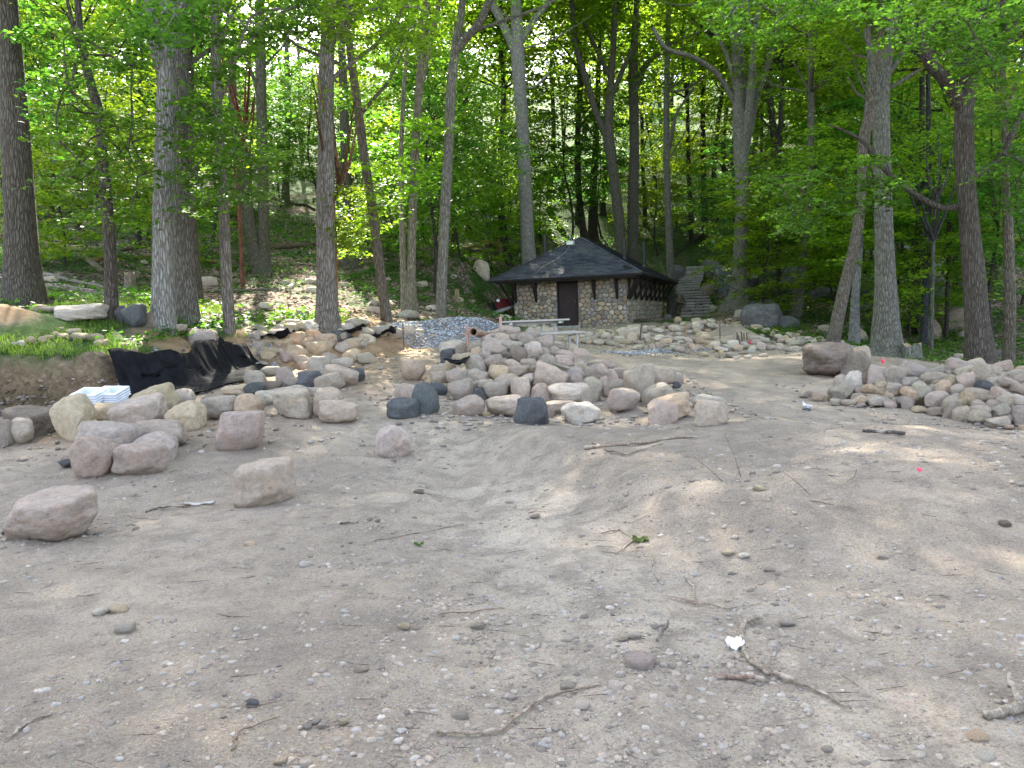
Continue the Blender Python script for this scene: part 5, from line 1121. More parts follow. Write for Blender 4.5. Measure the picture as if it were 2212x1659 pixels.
tree('brown trunk close behind the light grey one', 16.8, [(405, 708, 56), (399, 600, 46), (393, 450, 40), (388, 300, 36), (390, 150, 34), (398, 0, 30)], [[(392, 140, 20), (412, 60, 16), (428, -20, 12)]], bark=MAP, cz=(7, 17), nc=260, low=rndlow(48, [(395, 200), (520, 230), (590, 330), (560, 440), (470, 430), (400, 480)], 13.5, 17, 4), leaf=.12, mat='leafdark')
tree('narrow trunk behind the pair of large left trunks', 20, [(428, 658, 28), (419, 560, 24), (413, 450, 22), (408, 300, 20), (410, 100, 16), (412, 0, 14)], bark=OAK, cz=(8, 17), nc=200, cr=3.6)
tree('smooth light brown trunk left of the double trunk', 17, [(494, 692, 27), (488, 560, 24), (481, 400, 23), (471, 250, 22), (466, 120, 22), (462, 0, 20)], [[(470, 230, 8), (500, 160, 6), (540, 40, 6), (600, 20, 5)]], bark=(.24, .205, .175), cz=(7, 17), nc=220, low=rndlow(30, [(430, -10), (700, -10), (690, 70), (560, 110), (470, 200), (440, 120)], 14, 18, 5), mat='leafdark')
tree('thin reddish dead stem left of the double trunk', 24, [(523, 592, 10), (519, 500, 9), (515, 430, 7), (512, 360, 5)], bark=(.22, .09, .06), cz=(6, 8), cr=1.2, nc=8, ext=1)
tree('double trunk joined at its base on the sunlit slope', 30, [(568, 593, 46), (570, 540, 28), (569, 430, 25), (566, 300, 24), (563, 150, 24), (562, 0, 20)], [[(562, 590, 36), (547, 530, 30), (533, 440, 27), (520, 340, 24), (505, 240, 20), (498, 120, 16)], [(561, 220, 9), (545, 160, 7), (528, 120, 6), (505, 130, 5)]], bark=(.16, .14, .11), cz=(9, 20), nc=240, leaf=.18, limbdd=0)
tree('broad straight pinkish brown trunk at the head of the boulder row', 18, [(707, 702, 60), (705, 640, 48), (703, 500, 43), (704, 300, 38), (705, 180, 36), (708, 80, 34), (712, 0, 30)], [[(712, 110, 12), (735, 60, 10), (760, 10, 8)]], bark=(.23, .195, .165), cz=(8, 19), nc=300, low=rndlow(44, [(560, -20), (960, -20), (930, 110), (820, 180), (700, 110), (600, 60)], 14.5, 19, 6), leaf=.12)
tree('thin orange stem hugging the right side of the broad trunk', 18.6, [(727, 700, 9), (726, 600, 8), (724, 500, 7), (722, 430, 6)], bark=(.30, .17, .09), cz=(4.5, 6), cr=1.0, nc=6, ext=1, low=rndlow(14, [(725, 400), (800, 400), (790, 520), (730, 560)], 18, 19, 7), leaf=.12, flare=.1)
tree('dark mossy based trunk on the slope right of the broad trunk', 33, [(762, 582, 44), (754, 480, 27), (746, 330, 22), (742, 200, 20), (735, 60, 16)], bark=(.14, .12, .095), cz=(8, 18), nc=200, leaf=.19)
tree('slender brown trunk leaning left, rooted behind the boulder row', 20, [(835, 692, 28), (823, 600, 22), (808, 480, 22), (790, 360, 22), (775, 250, 20), (762, 150, 18), (750, 50, 16)], bark=(.165, .13, .10), cz=(7, 16), nc=200, low=rndlow(20, [(740, 330), (870, 350), (850, 480), (750, 560)], 19, 22, 8), leaf=.13)
tree('twin stemmed pale trunk left of the crushed stone heap', 23, [(884, 672, 38), (888, 590, 22), (892, 450, 20), (898, 300, 20), (905, 200, 18), (911, 80, 16), (922, 0, 14)], [[(874, 668, 18), (869, 500, 13), (866, 350, 11), (872, 200, 9), (880, 100, 6)], [(905, 200, 14), (930, 90, 12), (950, 0, 10), (960, -50, 8)]], bark=(.27, .23, .17), cz=(8, 17), nc=200, leaf=.14, limbdd=.05)
tree('tall slender trunk forking near the picture top, left of the crushed stone heap', 22, [(951, 702, 25), (955, 600, 24), (962, 450, 24), (970, 300, 22), (975, 180, 22), (987, 80, 19), (1000, 0, 16)], [[(980, 120, 16), (1005, 85, 17), (1035, 50, 17), (1060, -5, 16)]], bark=(.23, .205, .17), cz=(9, 21), nc=480, cr=7, leaf=.17, per=60, sr=1.15, low=rndlow(14, [(860, 250), (950, 280), (940, 400), (880, 430)], 21, 24, 9))  # crown made wide and dense, mostly out of view, to shade the clearing
tree('tall pale ridged trunk rising behind the left of the hut roof', 41, [(1148, 610, 46), (1140, 520, 33), (1132, 350, 30), (1124, 200, 30), (1118, 110, 32), (1116, 50, 26), (1115, 0, 24)], [[(1116, 125, 18), (1090, 60, 18), (1060, 0, 16), (1035, -60, 13)], [(1120, 100, 14), (1150, 48, 14), (1180, 12, 13), (1200, -30, 10)], [(1124, 180, 6), (1150, 190, 5), (1185, 160, 4)]], bark=PALE, cz=(16, 28), nc=620, leaf=.26, cr=8.5, per=60, sr=1.25)  # upper crown enlarged out of view as shade for the clearing
tree('forked trunk behind the hut with a long arm curving left', 46, [(1344, 590, 28), (1336, 470, 24), (1322, 350, 25), (1314, 290, 26), (1318, 200, 18), (1325, 100, 14), (1330, 0, 12)], [[(1316, 310, 16), (1290, 250, 14), (1262, 160, 14), (1242, 90, 12), (1236, 0, 11)], [(1320, 170, 12), (1290, 110, 10), (1262, 50, 9), (1245, 0, 8)], [(1318, 220, 10), (1345, 150, 10), (1365, 110, 9), (1380, 50, 8)]], bark=(.17, .15, .12), cz=(16, 28), nc=400, leaf=.24, cr=7, per=55, sr=1.2)  # high crown widened and thickened as extra cover against the sun
tree('straight trunk behind the hut right of the forked trunk', 47, [(1365, 590, 28), (1368, 420, 25), (1370, 300, 23), (1368, 160, 22), (1372, 60, 16), (1375, 0, 12)], [[(1374, 190, 14), (1395, 140, 12), (1430, 115, 10), (1480, 100, 7)]], bark=(.15, .13, .105), cz=(16, 28), nc=400, leaf=.24, cr=7, per=55, sr=1.2)  # high crown likewise enlarged to block sun from the clearing
tree('thin straight trunk at the right end of the hut roof', 43.5, [(1450, 605, 22), (1445, 500, 17), (1440, 350, 15), (1440, 200, 13), (1442, 100, 12), (1445, 0, 10)], [[(1442, 330, 8), (1460, 250, 6), (1500, 190, 5)]], bark=(.20, .18, .15), cz=(11, 20), nc=160, leaf=.2, cr=3.2)
tree('many limbed spreading tree right of the stone steps', 36, [(1590, 668, 66), (1594, 630, 36), (1600, 520, 30), (1603, 430, 30), (1600, 320, 34), (1597, 250, 30), (1590, 130, 22), (1582, 50, 18), (1575, 0, 14)], [[(1602, 330, 22), (1618, 240, 20), (1628, 120, 16), (1640, 0, 12)], [(1606, 350, 18), (1632, 220, 15), (1668, 110, 12), (1695, 0, 10)], [(1593, 235, 13), (1555, 165, 12), (1500, 125, 11), (1440, 105, 9), (1410, 60, 7)], [(1604, 300, 16), (1606, 180, 14), (1600, 80, 12), (1612, 0, 10)], [(1590, 200, 10), (1570, 120, 9), (1530, 40, 8)]], bark=(.26, .235, .20), cz=(13, 25), nc=360, leaf=.18, cr=6.5)  # crown spread widened overhead to throw shade on the clearing
tree('leaning thin trunk on the rocky slope right of the steps', 33, [(1718, 696, 30), (1728, 610, 20), (1740, 500, 18), (1750, 350, 16), (1752, 200, 14), (1750, 80, 12)], bark=(.19, .17, .145), cz=(9, 18), nc=180, leaf=.18, low=rndlow(12, [(1680, 330), (1800, 300), (1790, 420), (1700, 430)], 31, 34, 10))
tree('brown trunk leaning right above the largest brown boulder', 24, [(1798, 742, 32), (1820, 640, 27), (1843, 540, 24), (1858, 450, 22), (1864, 350, 22), (1868, 290, 26), (1885, 220, 18), (1895, 130, 16), (1903, 40, 12)], bark=(.22, .18, .15), cz=(8, 17), nc=220, leaf=.15)
tree('straight grey trunk crossing behind the right-leaning trunk', 26, [(1845, 757, 26), (1848, 640, 20), (1855, 540, 18), (1866, 350, 14), (1880, 100, 10)], bark=(.27, .26, .25), cz=(9, 17), nc=160, leaf=.16, cr=3.2)
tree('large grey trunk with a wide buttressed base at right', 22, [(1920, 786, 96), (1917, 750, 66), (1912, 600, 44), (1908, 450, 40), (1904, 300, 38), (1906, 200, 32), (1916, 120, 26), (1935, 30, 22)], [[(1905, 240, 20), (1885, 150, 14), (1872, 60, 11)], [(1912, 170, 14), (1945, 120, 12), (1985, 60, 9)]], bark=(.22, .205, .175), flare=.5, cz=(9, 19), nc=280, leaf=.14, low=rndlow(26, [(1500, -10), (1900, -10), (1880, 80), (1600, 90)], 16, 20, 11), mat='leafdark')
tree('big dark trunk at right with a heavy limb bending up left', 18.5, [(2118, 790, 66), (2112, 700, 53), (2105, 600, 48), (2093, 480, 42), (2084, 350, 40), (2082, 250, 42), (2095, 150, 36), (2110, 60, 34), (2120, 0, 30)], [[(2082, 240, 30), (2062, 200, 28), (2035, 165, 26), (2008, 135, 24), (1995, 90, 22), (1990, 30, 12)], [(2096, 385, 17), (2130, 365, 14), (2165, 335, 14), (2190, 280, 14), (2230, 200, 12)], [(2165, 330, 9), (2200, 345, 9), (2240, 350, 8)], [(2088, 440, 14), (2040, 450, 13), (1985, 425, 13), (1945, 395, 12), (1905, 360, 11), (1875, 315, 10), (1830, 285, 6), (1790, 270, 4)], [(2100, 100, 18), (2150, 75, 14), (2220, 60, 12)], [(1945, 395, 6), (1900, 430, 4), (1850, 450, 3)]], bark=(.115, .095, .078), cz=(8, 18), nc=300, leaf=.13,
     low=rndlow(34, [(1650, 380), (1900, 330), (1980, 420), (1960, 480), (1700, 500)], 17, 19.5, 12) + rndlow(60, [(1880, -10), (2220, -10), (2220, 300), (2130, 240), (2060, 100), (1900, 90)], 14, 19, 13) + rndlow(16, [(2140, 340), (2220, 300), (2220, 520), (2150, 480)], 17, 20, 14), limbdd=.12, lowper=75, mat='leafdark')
tree('slim trunk with a dark streak at the right picture edge', 20, [(2178, 788, 28), (2182, 650, 24), (2178, 500, 22), (2172, 400, 17), (2170, 250, 14), (2165, 100, 12)], bark=(.17, .14, .11), cz=(8, 16), nc=180, leaf=.14)
tree('dark straight trunk behind the old stump at right', 28, [(1972, 752, 22), (1978, 600, 19), (1988, 460, 17), (1992, 300, 14), (1990, 120, 10)], bark=DRK, cz=(9, 18), nc=180, leaf=.17)
tree('nearly black trunk right of the old stump', 26, [(1996, 775, 18), (1998, 650, 16), (2004, 500, 14), (2006, 350, 11), (2004, 150, 9)], bark=(.06, .06, .065), cz=(9, 17), nc=140, leaf=.17)
tree('very thin pale sapling stem right of the old stump', 24, [(2012, 780, 8), (2014, 650, 8), (2017, 520, 7), (2022, 440, 5)], bark=(.15, .145, .13), cz=(5, 7), cr=1.4, nc=26, ext=2, leaf=.13, flare=.1)
tree('thin dark sapling left of the big dark right trunk', 27, [(2044, 735, 10), (2046, 650, 9), (2048, 560, 7), (2050, 450, 5)], bark=DRK, cz=(5, 8), cr=2, nc=50, ext=3, leaf=.15, low=rndlow(20, [(1940, 520), (2080, 500), (2080, 640), (1960, 640)], 24, 27, 15))
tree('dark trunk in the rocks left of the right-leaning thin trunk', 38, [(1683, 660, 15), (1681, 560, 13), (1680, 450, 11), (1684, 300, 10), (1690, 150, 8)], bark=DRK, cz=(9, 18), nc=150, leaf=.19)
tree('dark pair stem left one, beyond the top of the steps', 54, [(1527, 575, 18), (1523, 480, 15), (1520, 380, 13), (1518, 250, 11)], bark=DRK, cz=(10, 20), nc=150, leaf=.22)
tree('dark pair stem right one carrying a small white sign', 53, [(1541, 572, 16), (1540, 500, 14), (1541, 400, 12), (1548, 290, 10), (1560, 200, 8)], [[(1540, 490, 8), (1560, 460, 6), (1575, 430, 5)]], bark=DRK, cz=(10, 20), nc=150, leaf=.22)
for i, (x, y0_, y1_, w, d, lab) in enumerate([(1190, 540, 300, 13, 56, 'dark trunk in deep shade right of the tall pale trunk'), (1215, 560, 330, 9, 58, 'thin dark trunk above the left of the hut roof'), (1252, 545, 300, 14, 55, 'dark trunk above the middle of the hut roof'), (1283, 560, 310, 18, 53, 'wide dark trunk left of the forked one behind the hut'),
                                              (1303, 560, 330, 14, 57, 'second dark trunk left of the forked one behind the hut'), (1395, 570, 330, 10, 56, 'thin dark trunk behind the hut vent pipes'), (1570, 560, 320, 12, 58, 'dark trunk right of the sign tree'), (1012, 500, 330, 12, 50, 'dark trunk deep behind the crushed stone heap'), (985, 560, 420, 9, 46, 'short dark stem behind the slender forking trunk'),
                                              (1075, 520, 320, 10, 58, 'thin dark stem left of the tall pale trunk'), (1760, 560, 350, 13, 46, 'shaded trunk on the rocky slope at right'), (1640, 600, 360, 9, 52, 'thin stem behind the spreading tree'), (620, 500, 250, 16, 50, 'trunk with haze-toned bark in the sunlit wood left of the broad trunk'), (655, 470, 260, 10, 60, 'thin stem with haze-toned bark in the sunlit wood'),
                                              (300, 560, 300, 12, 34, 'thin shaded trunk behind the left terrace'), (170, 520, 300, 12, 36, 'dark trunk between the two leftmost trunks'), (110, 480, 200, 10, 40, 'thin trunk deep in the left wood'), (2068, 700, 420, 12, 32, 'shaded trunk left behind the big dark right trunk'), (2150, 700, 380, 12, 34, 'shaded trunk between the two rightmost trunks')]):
    tree(lab, d, [(x, y0_, w * 1.3), (x + random.uniform(-4, 4), (y0_ + y1_) / 2, w), (x + random.uniform(-8, 8), y1_, w * .85), (x + random.uniform(-12, 12), y1_ - 180, w * .6)], bark=DRK if d > 30 and i not in (12, 13) else (.2, .18, .15), cz=(8, 19), nc=150, leaf=.2, cr=3.8, ext=4, group='darker trunks deeper in the wood')  # two trunks in the sunlit wood: paler bark puts haze into the colour

# small sign on the tree
q = P(1540, 519, 52.6); mb = MB(); mb.box(q, (.30, .02, .40)); sg_ = mb.build('trail_sign', M['white']); tag(sg_, 'small white sign with a green strip fixed to a dark trunk', 'sign')
mb = MB(); mb.box(q + [0, -.02, -.22], (.30, .02, .10)); mb.build('strip', M['greenpaint'], sg_)

# ============================================================ FOREST BEYOND: copies of a few trees
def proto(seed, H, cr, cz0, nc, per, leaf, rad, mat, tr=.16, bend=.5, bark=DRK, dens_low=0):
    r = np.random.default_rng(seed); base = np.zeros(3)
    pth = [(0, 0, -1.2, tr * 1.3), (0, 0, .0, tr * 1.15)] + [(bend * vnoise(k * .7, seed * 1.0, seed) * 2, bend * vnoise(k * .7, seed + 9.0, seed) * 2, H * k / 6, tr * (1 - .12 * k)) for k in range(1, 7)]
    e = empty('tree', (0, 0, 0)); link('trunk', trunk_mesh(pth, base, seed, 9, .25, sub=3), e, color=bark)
    c = crown_points(np.array([0, 0, (cz0 + H) / 2]), (cr, cr, (H - cz0) / 2 + 1), nc, r)
    src = np.array([q[:3] for q in pth[2:]]); mb = MB()
    for k in range(16):
        t = c[r.integers(len(c))]; s0 = src[np.argmin(np.abs(src[:, 2] - (t[2] - 1.8)))]; mb.tube([s0, (s0 + t) / 2 + [0, 0, -.2], t], [tr * .35, tr * .22, .012], 4, cap=False)
    mb.build('branches', M['bark'], e, color=bark)
    L = sprays(c, r.uniform(.7, 1.3, nc) * rad, per, leaf, r, .15); V, F = leaf_arrays(L, leaf, r)
    link('crown', npmesh('crown', V, F, [M[mat]]), e); return e
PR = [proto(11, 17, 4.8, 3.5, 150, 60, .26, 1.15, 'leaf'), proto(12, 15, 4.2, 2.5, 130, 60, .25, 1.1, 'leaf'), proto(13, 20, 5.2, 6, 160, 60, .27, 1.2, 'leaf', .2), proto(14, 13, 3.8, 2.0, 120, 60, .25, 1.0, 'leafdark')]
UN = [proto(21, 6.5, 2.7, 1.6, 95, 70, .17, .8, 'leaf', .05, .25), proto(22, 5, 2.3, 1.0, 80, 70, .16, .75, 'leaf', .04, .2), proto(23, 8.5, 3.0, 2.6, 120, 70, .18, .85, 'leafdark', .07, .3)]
LM = [(50, 'massive left trunk'), (240, 'slim dark trunk'), (352, 'light grey trunk'), (560, 'double trunk'), (707, 'broad straight trunk'), (830, 'slender leaning trunk'), (955, 'slender forking trunk'), (1140, 'tall pale trunk'), (1330, 'forked trunk behind the hut'),
          (1450, 'thin trunk at the roof end'), (1600, 'spreading tree'), (1735, 'leaning thin trunk'), (1912, 'buttressed trunk'), (2110, 'big dark right trunk')]
def where(x, y, z=None):
    q = np.array([x, y, h1(x, y)]) - [0, 0, CAMH]; sx = (512 + FPX * (q @ R2) / (q @ Fv)) / K; lm = min(LM, key=lambda c: abs(c[0] - sx))
    return ('just' if abs(sx - lm[0]) < 45 else 'well') + (' left' if sx < lm[0] else ' right') + ' of the ' + lm[1]
used = set()
def plant(pr, x, y, sc, label, group):
    k = id(pr)
    if k in used:
        o = pr.copy(); col.objects.link(o)
        for ch in pr.children: c_ = ch.copy(); col.objects.link(c_); c_.parent = o
    else: o = pr; used.add(k)
    o.location = (x, y, h1(x, y) - .1); o.rotation_euler = (0, 0, random.uniform(0, 6.28)); o.scale = (sc, sc, sc * random.uniform(.9, 1.15))
    tag(o, label, 'tree', group); return o
random.seed(99); placed = []
def free(x, y, dmin): return all((x - a) ** 2 + (y - b) ** 2 > dmin ** 2 for a, b in placed)
def blocked(x, y):                                       # keep hut, steps and sun shafts open
    if -2 < x < 12 and 29 < y < 46: return True
    c = .6 + .235 * (y)                                   # line of sight up the steps
    if abs(x - (y * .222)) < 2.0 and y < 53: return True
    return False
def toward_sun(x, y):                                    # hillside trees leave the sun's way into the clearing open
    cc = np.array([x, y, h1(x, y) + 10.0])
    for j in (0, 2, 4, 6, 15):
        v = cc - SHAFT[j][0]; t = v @ S
        if t > 0 and np.linalg.norm(v - t * S) < 5.0 + .01 * y: return True
    return False
n = 0
while n < 104:
    y = random.uniform(46, 150) if n > 50 else random.uniform(44, 85); x = random.uniform(-.74, .74) * y
    if toward_sun(x, y): continue
    if n >= 88 and x < 0: continue
    if y > 70 and -.5 * y < x < .08 * y and random.random() < .72: continue
    if blocked(x, y) or not free(x, y, 4.8 if y < 80 else 6): continue
    # the sunlit opening on the left slope stays thinner
    if y < 62 and abs(x + .15 * y) < 3.4 : continue
    placed.append((x, y)); n += 1; side = 'left' if x < -.2 * y else ('right' if x > .25 * y else 'middle')
    plant(random.choice(PR[:3] if random.random() < .75 else PR[3:]), x, y, random.uniform(.9, 1.35), f'leafy hillside tree {"low down" if y < 62 else ("midway up" if y < 90 else "high up")}, {where(x, y)}', f'hillside trees behind the {side}')
UND = [(330, 36), (150, 26), (90, 32), (250, 24), (420, 30), (470, 36), (30, 40), (890, 34), (920, 40), (1000, 38), (1060, 44), (980, 46), (1100, 48), (1170, 52), (1230, 50), (1420, 52), (1460, 56), (1590, 44), (1640, 40), (1700, 42), (1760, 38), (1800, 34), (1860, 36), (1930, 34), (2000, 36), (2060, 30), (2140, 26), (2200, 30), (1960, 27), (690, 42), (800, 44), (850, 38), (560, 46), (620, 50), (500, 44), (1300, 54), (1360, 58), (1520, 62), (1880, 44), (2100, 42), (1680, 50), (740, 52), (120, 44), (300, 46), (400, 46), (1830, 30), (1650, 33), (940, 30)]
for i, (sx, y) in enumerate(UND):
    x = P(sx, 600, y)[0]; side = 'left' if sx < 700 else ('middle' if sx < 1500 else 'right')
    lm = min(LM, key=lambda q: abs(q[0] - sx)); dd_ = 'nearby' if y < 34 else ('set back' if y < 45 else 'far back')
    o = plant(UN[i % 3], x, y, random.uniform(.85, 1.25), f'bushy green sapling {dd_}, {"just" if abs(sx - lm[0]) < 45 else "well"} {"left" if sx < lm[0] else "right"} of the {lm[1]}', f'understorey saplings at the {side}')

# ============================================================ FOREST FLOOR: plants, grass, rocks, logs, stumps
N = 26000; yy = 13 + 42 * rng.random(N) ** 1.2; xx = (rng.random(N) * 2 - 1) * .7 * yy; sdv = bank_sd(xx, yy)
cov = vnoise(xx * .35, yy * .35, 41) + .6 * vnoise(xx * 1.2, yy * 1.2, 42)
ybn = np.interp(xx, [-40, -8, -4, -2, 0, 3, 6, 7.5, 8.5, 9.5, 11, 16, 40], [14, 16, 19.5, 23, 27, 35, 35, 29, 24, 19.5, 16.5, 13.5, 9])
ok = (cov > .02 - .3 * (rng.random(N) < .15)) & (((sdv > .5) & (yy < 19)) | (yy > ybn)) & ~((xx > -1) & (xx < 9.5) & (yy > 30) & (yy < 45)) & (np.abs(xx - .222 * yy) > 1.3)
for g_, r_ in SHAFT[:6]: ok &= ~((np.hypot(xx - g_[0], yy - g_[1]) < r_ * 1.3) & (rng.random(N) < .75))
xx, yy = xx[ok], yy[ok]; zz = h(xx, yy)
k = 5; C = np.repeat(np.c_[xx, yy, zz], k, 0) + rng.normal(0, 1, (len(xx) * k, 3)) * [.14, .14, .05] + [0, 0, .10]
V, F = leaf_arrays(C, .10 + .0016 * C[:, 1], rng, .5, .6)
tag(link('ground_cover', npmesh('ground_cover', V, F, [M['leafdark']])), 'low green plants covering the forest floor', 'ground cover', kind='stuff')
# grass blades on the terrace and along the right edge
N = 60000; xx = rng.uniform(-13.5, -3.8, N); yy = rng.uniform(10.8, 19.5, N); sdv = bank_sd(xx, yy)
ok = (sdv > .12) & (vnoise(xx * .8, yy * .8, 51) + .5 * vnoise(xx * 2.6, yy * 2.6, 52) > -.08) & (np.hypot((xx - sp1[0] + .2) / .95, (yy - sp1[1] - .4) / .75) > 1) & (np.hypot((xx - sp3[0]) / 1.0, (yy - sp3[1]) / .9) > .95)
X1, Y1 = xx[ok], yy[ok]
N = 9000; xx = rng.uniform(7, 16, N); yy = rng.uniform(12, 30, N); b_ = np.interp(xx, [7, 7.5, 8.5, 9.5, 11, 16], [30, 27, 22.5, 18, 15, 12.5]); ok = (np.abs(yy - b_ - .4) < 1.0) & (vnoise(xx, yy, 53) > -.15)
X1 = np.r_[X1, xx[ok]]; Y1 = np.r_[Y1, yy[ok]]; Z1 = h(X1, Y1); n = len(X1); a = rng.uniform(0, 6.28, n); Lb = rng.uniform(.05, .13, n); ln = rng.normal(0, .5, (n, 2))
b0 = np.c_[X1, Y1, Z1 - .01]; wv = np.c_[np.cos(a), np.sin(a), 0 * a] * .006; mid_ = b0 + np.c_[ln * Lb[:, None] * .3, Lb * .6]; tip = b0 + np.c_[ln * Lb[:, None], Lb]
V = np.stack([b0 - wv, b0 + wv, mid_ + wv * .8, tip, mid_ - wv * .8], 1).reshape(-1, 3); i = np.arange(n)[:, None] * 5
F = np.concatenate([i + [0, 1, 2], i + [0, 2, 4], i + [4, 2, 3]], 1).reshape(-1, 3)
tag(link('grass', npmesh('grass', V, F, [M['grass']])), 'short green grass on the terrace and clearing edge', 'grass', kind='stuff')
# dead leaves
N = 30000; yy = 14 + 34 * rng.random(N) ** 1.1; xx = (rng.random(N) * 2 - 1) * .7 * yy; sdv = bank_sd(xx, yy); ybn = np.interp(xx, [-40, -8, -4, -2, 0, 3, 6, 7.5, 8.5, 9.5, 11, 16, 40], [14, 16, 19.5, 22, 27, 35, 35, 29, 24, 19, 16, 13.5, 9])
ok = (((sdv > .8) & (yy > 16)) | (yy > ybn)) & ~((xx > -1) & (xx < 9.5) & (yy > 30) & (yy < 45)); xx, yy = xx[ok], yy[ok]
M['deadleaf'] = island_mat('deadleaf', [(0, (.08, .05, .035)), (.4, (.20, .13, .095)), (.7, (.34, .24, .18)), (1, (.52, .43, .37))])
V, F = leaf_arrays(np.c_[xx, yy, h(xx, yy) + .03], .10 + .001 * yy, rng, .35, .7)
tag(link('leaf_litter', npmesh('leaf_litter', V, F, [M['deadleaf']])), 'brown dead leaves on the forest floor', 'leaf litter', kind='stuff')
# rocks
ROCKS = [(1020, 560, 1058, 605, 'g', 'large round grey rock left of the hut at the wood edge'), (1600, 652, 1690, 712, 'd', 'long smooth rock slab sloping down right of the spreading tree'), (1545, 575, 1595, 640, 'd', 'dark rock behind the foot of the spreading tree'),
         (2030, 660, 2090, 720, 'b', 'dark boulder behind the big dark right trunk'), (1985, 690, 2030, 735, 'b', 'brown rock right of the old stump'), (1840, 590, 1900, 640, 'd', 'dark rock ledge left of the buttressed trunk'), (1640, 560, 1720, 640, 'd', 'great dark rock outcrop on the right slope'),
         (1560, 590, 1640, 660, 'd', 'dark outcrop left part beside the spreading tree'), (1905, 560, 1960, 600, 'd', 'dark rock high on the right slope'), (1990, 600, 2050, 650, 'd', 'square dark rock in the right wood'), (1255, 640, 1290, 655, 'g', ''), (1770, 700, 1800, 722, 'g', 'pale low rock left of the leaning trunk base'),
         (1835, 710, 1870, 740, 'g', 'grey rock between the leaning trunk and buttressed trunk'), (1700, 600, 1730, 640, 'd', 'dark rock behind the leaning thin trunk'), (60, 270, 110, 320, 'd', 'blue grey rock face high in the left wood'), (430, 598, 470, 622, 'g', 'grey rock on the slope left of the double trunk'),
         (690, 600, 720, 618, 'g', 'low rock in the sunlit litter beside the broad trunk'), (640, 672, 668, 690, 'g', 'rock in the brightest sun patch left of the broad trunk'), (820, 650, 850, 668, 'g', 'rock by the slender leaning trunk'), (860, 672, 905, 692, 'g', 'long grey rock at the foot of the twin stemmed trunk'),
         (760, 690, 800, 706, 'g', 'grey rock below the slender brown trunk'), (900, 610, 925, 626, 'g', 'rock in green plants behind the crushed stone'), (975, 640, 1000, 655, 'g', 'rock in green plants left of the red board'), (560, 655, 590, 672, 'w', 'bright sunlit rock below the double trunk'),
         (2100, 690, 2130, 720, 'w', 'rock coloured white as if sunlit between the rightmost trunks'), (2060, 590, 2100, 640, 'd', 'dark rock in green shade at right'), (1440, 570, 1480, 612, 'd', 'dark rock left of the upper steps'), (1515, 560, 1560, 600, 'd', 'dark rock at the top of the steps')]  # pale rock by the rightmost trunks has sunlight put into its colour
for x0_, y0_, x1_, y1_, c_, lab in ROCKS:
    if not lab: continue
    o = box_rock(x0_, y0_, x1_, y1_, c_, random.choice('ra'), None, 'wood', name='rock', embed=.15, meshes=BIG if (x1_ - x0_) > 60 else MIDR, label=lab, yaw=random.uniform(-.4, .4)); o['category'] = 'rock'; o['group'] = 'rocks in the wood'
n = 0
while n < 120:
    y = random.uniform(19, 55); x = random.uniform(-.66, .68) * y; sdv = float(bank_sd(np.array([x]), np.array([y]))[0]); yb_ = float(np.interp(x, [-40, -8, -4, -2, 0, 3, 6, 7.5, 8.5, 9.5, 11, 16, 40], [15, 18, 21, 24, 29, 47, 47, 47, 26, 21, 18, 15, 11]))
    if y < yb_ or abs(x - .222 * y) < 1.6 and y < 52: continue
    if x < .2 * y and random.random() < .25: continue
    s = (random.uniform(.10, .28) if x < .2 * y else random.uniform(.12, .35 if y < 30 else .7)); o = place_rock((x, y, h1(x, y) + s * .15), (s, s * .8, s * .6), random.choice('ggdb' if x > .2 * y else 'ggpw'), random.choice('ra'), 'rock', meshes=MIDR)
    sd_ = 'right rocky slope' if x > .2 * y else ('left wooded slope' if x < -.1 * y else 'slope behind the clearing')
    tag(o, f'{"small" if s < .2 else ("mid-sized" if s < .4 else "large")} {"dark " if x > .2*y else "grey "}rock {"near" if y < 30 else ("farther" if y < 42 else "high")} on slope, {where(x, y)}', 'rock', 'rocks strewn on the ' + sd_); n += 1
# logs and stumps
def log(x0_, y0_, x1_, y1_, w, colr, lab, sag=0):
    a, b = G(x0_, y0_), G(x1_, y1_); q = [a + (b - a) * t for t in np.linspace(0, 1, 8)]; r0 = w * K / FPX * (a[1] + b[1]) / 4
    for i_, p in enumerate(q): p[2] = max(p[2], h1(p[0], p[1])) + r0 * .6 + .04 * vnoise(i_ * .9, y0_ * .1, 3)
    pth = [(*p, r0 * (1 - .04 * i_)) for i_, p in enumerate(q)]; o = link('log', trunk_mesh(pth, np.zeros(3), int(x0_), 9, 0, 'log', 3), color=colr)
    bm = bmesh.new(); bm.from_mesh(o.data); bmesh.ops.holes_fill(bm, edges=[e for e in bm.edges if e.is_boundary]); bm.to_mesh(o.data); bm.free()
    tag(o, lab, 'log', 'fallen logs on the forest floor')
LG = (.30, .24, .18)
log(95, 512, 222, 590, 15, LG, 'fallen log slanting down right behind the massive trunk'); log(90, 596, 226, 626, 11, (.34, .29, .24), 'thin fallen log behind the massive trunk, upper of two'); log(88, 624, 278, 646, 16, (.38, .30, .26), 'pinkish fallen log behind the massive trunk, lower of two')
log(196, 570, 330, 556, 11, (.40, .26, .12), 'orange brown fallen log left of the light grey trunk'); log(430, 570, 478, 566, 10, (.40, .26, .12), 'orange broken log behind the smooth light brown trunk'); log(150, 495, 330, 520, 7, (.2, .16, .12), 'thin dark log higher on the left slope')
log(440, 632, 600, 628, 6, (.28, .24, .2), 'thin pole lying behind the smooth light brown trunk'); log(581, 540, 682, 532, 13, (.20, .15, .11), 'dark fallen log left of the broad trunk'); log(728, 498, 800, 501, 11, (.26, .18, .12), 'reddish fallen log right of the broad trunk'); log(590, 430, 680, 455, 7, (.16, .13, .1), 'thin dark log high on the sunlit slope')
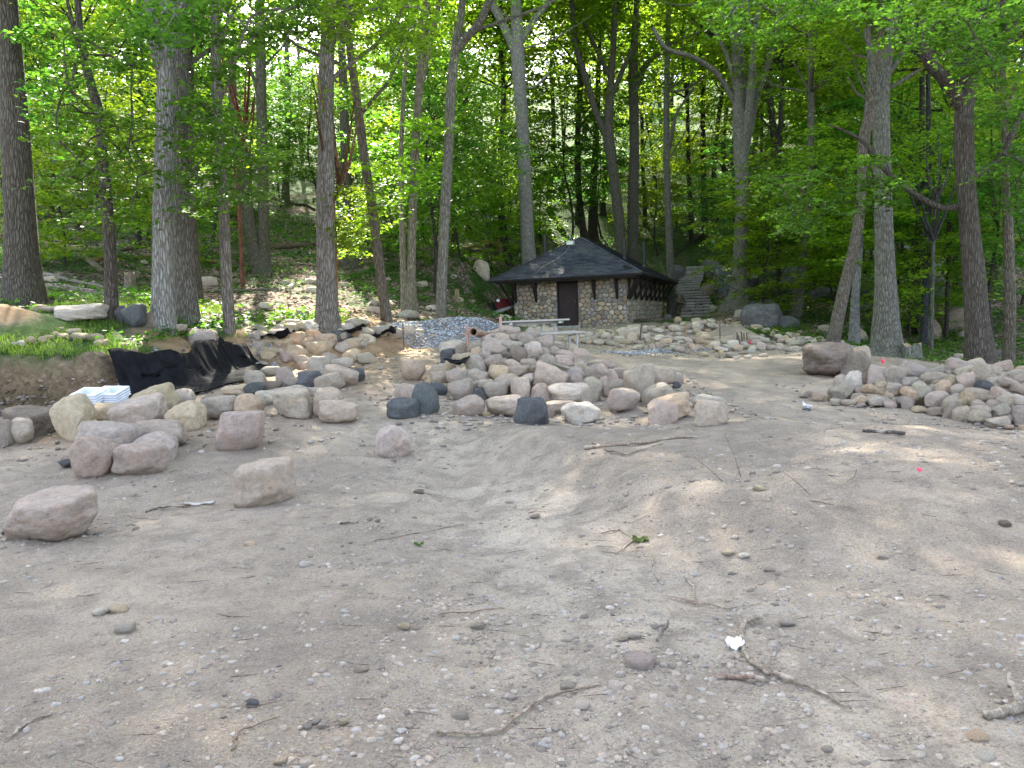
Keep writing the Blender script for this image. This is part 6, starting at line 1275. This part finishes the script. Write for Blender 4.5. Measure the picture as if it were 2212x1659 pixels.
log(1040, 528, 1130, 542, 12, (.40, .25, .11), 'orange brown log left of the tall pale trunk'); log(1450, 560, 1530, 500, 7, DRK, 'dark leaning pole left of the sign tree'); log(0, 520, 15, 510, 16, (.34, .24, .16), 'log end at the left picture edge'); log(1000, 540, 1090, 525, 8, (.34, .24, .14), 'thin orange log behind the large round grey rock')
log(1890, 690, 1960, 670, 8, (.2, .16, .13), 'dark log behind the buttressed trunk'); log(470, 545, 530, 590, 9, (.2, .15, .11), 'brown log left of the double trunk'); log(255, 545, 340, 530, 6, (.2, .15, .12), 'thin dark log left of the light grey trunk')
def stump(x, yb_, w, hpx, colr, lab, d=None, fl=.35):
    g = G(x, yb_) if d is None else P(x, yb_, d); r0 = w * K / FPX * g[1] / 2; H = hpx * K / FPX * g[1]; z = h1(g[0], g[1])
    e = empty('stump', (g[0], g[1], z), 0, label=lab, cat='stump', group='tree stumps'); mb = MB(); n_ = 16; rings = []
    for t in (-.2, 0, .15, .5, 1.0):
        for a_ in np.arange(n_) / n_ * 6.283:
            rr = r0 * (1 + fl * math.exp(-max(t, 0) * 5) * (1 + .5 * math.sin(a_ * 3 + x)) + .08 * math.sin(a_ * 5 + x)); rings.append((rr * math.cos(a_), rr * math.sin(a_), H * t + (H * .12 * math.sin(a_ * 4 + x) * (t == 1))))
    F_ = [(k_ * n_ + j_, k_ * n_ + (j_ + 1) % n_, (k_ + 1) * n_ + (j_ + 1) % n_, (k_ + 1) * n_ + j_) for k_ in range(4) for j_ in range(n_)]
    mb.add(rings, F_); mb.build('bark', M['bark'], e, color=colr, smooth=True)
    mb = MB(); mb.add(rings[-n_:] + [(0, 0, H * .92)], [(j_, (j_ + 1) % n_, n_) for j_ in range(n_)]); mb.build('cut_face', M['plain'], e, color=(.42, .30, .18))
stump(1968, 783, 42, 42, (.26, .25, .21), 'old grey ridged stump at the right side of the buttressed trunk', 21.5, .7)
stump(1085, 545, 22, 22, (.42, .27, .15), 'orange sawn stump left of the tall pale trunk'); stump(282, 625, 22, 34, (.34, .27, .21), 'pale broken stump behind the slim dark trunk'); stump(172, 525, 22, 26, (.26, .2, .15), 'jagged brown stump on the left slope')
stump(580 + 250, 545 - 30, 18, 18, (.32, .29, .26), 'small grey stump on the slope behind the slender trunk'); stump(1118, 535, 14, 16, (.22, .18, .14), 'small dark stump behind the tall pale trunk'); stump(988, 655, 9, 28, (.44, .33, .2), 'short pale broken post left of the hut', None, .05); stump(1062, 668, 12, 14, DRK, 'small dark stump left of the red board')
for o in scene.objects:
    if o.type == 'MESH' and o.parent is None and 'label' not in o and o.get('kind') != 'structure': print('NOLABEL', o.name)
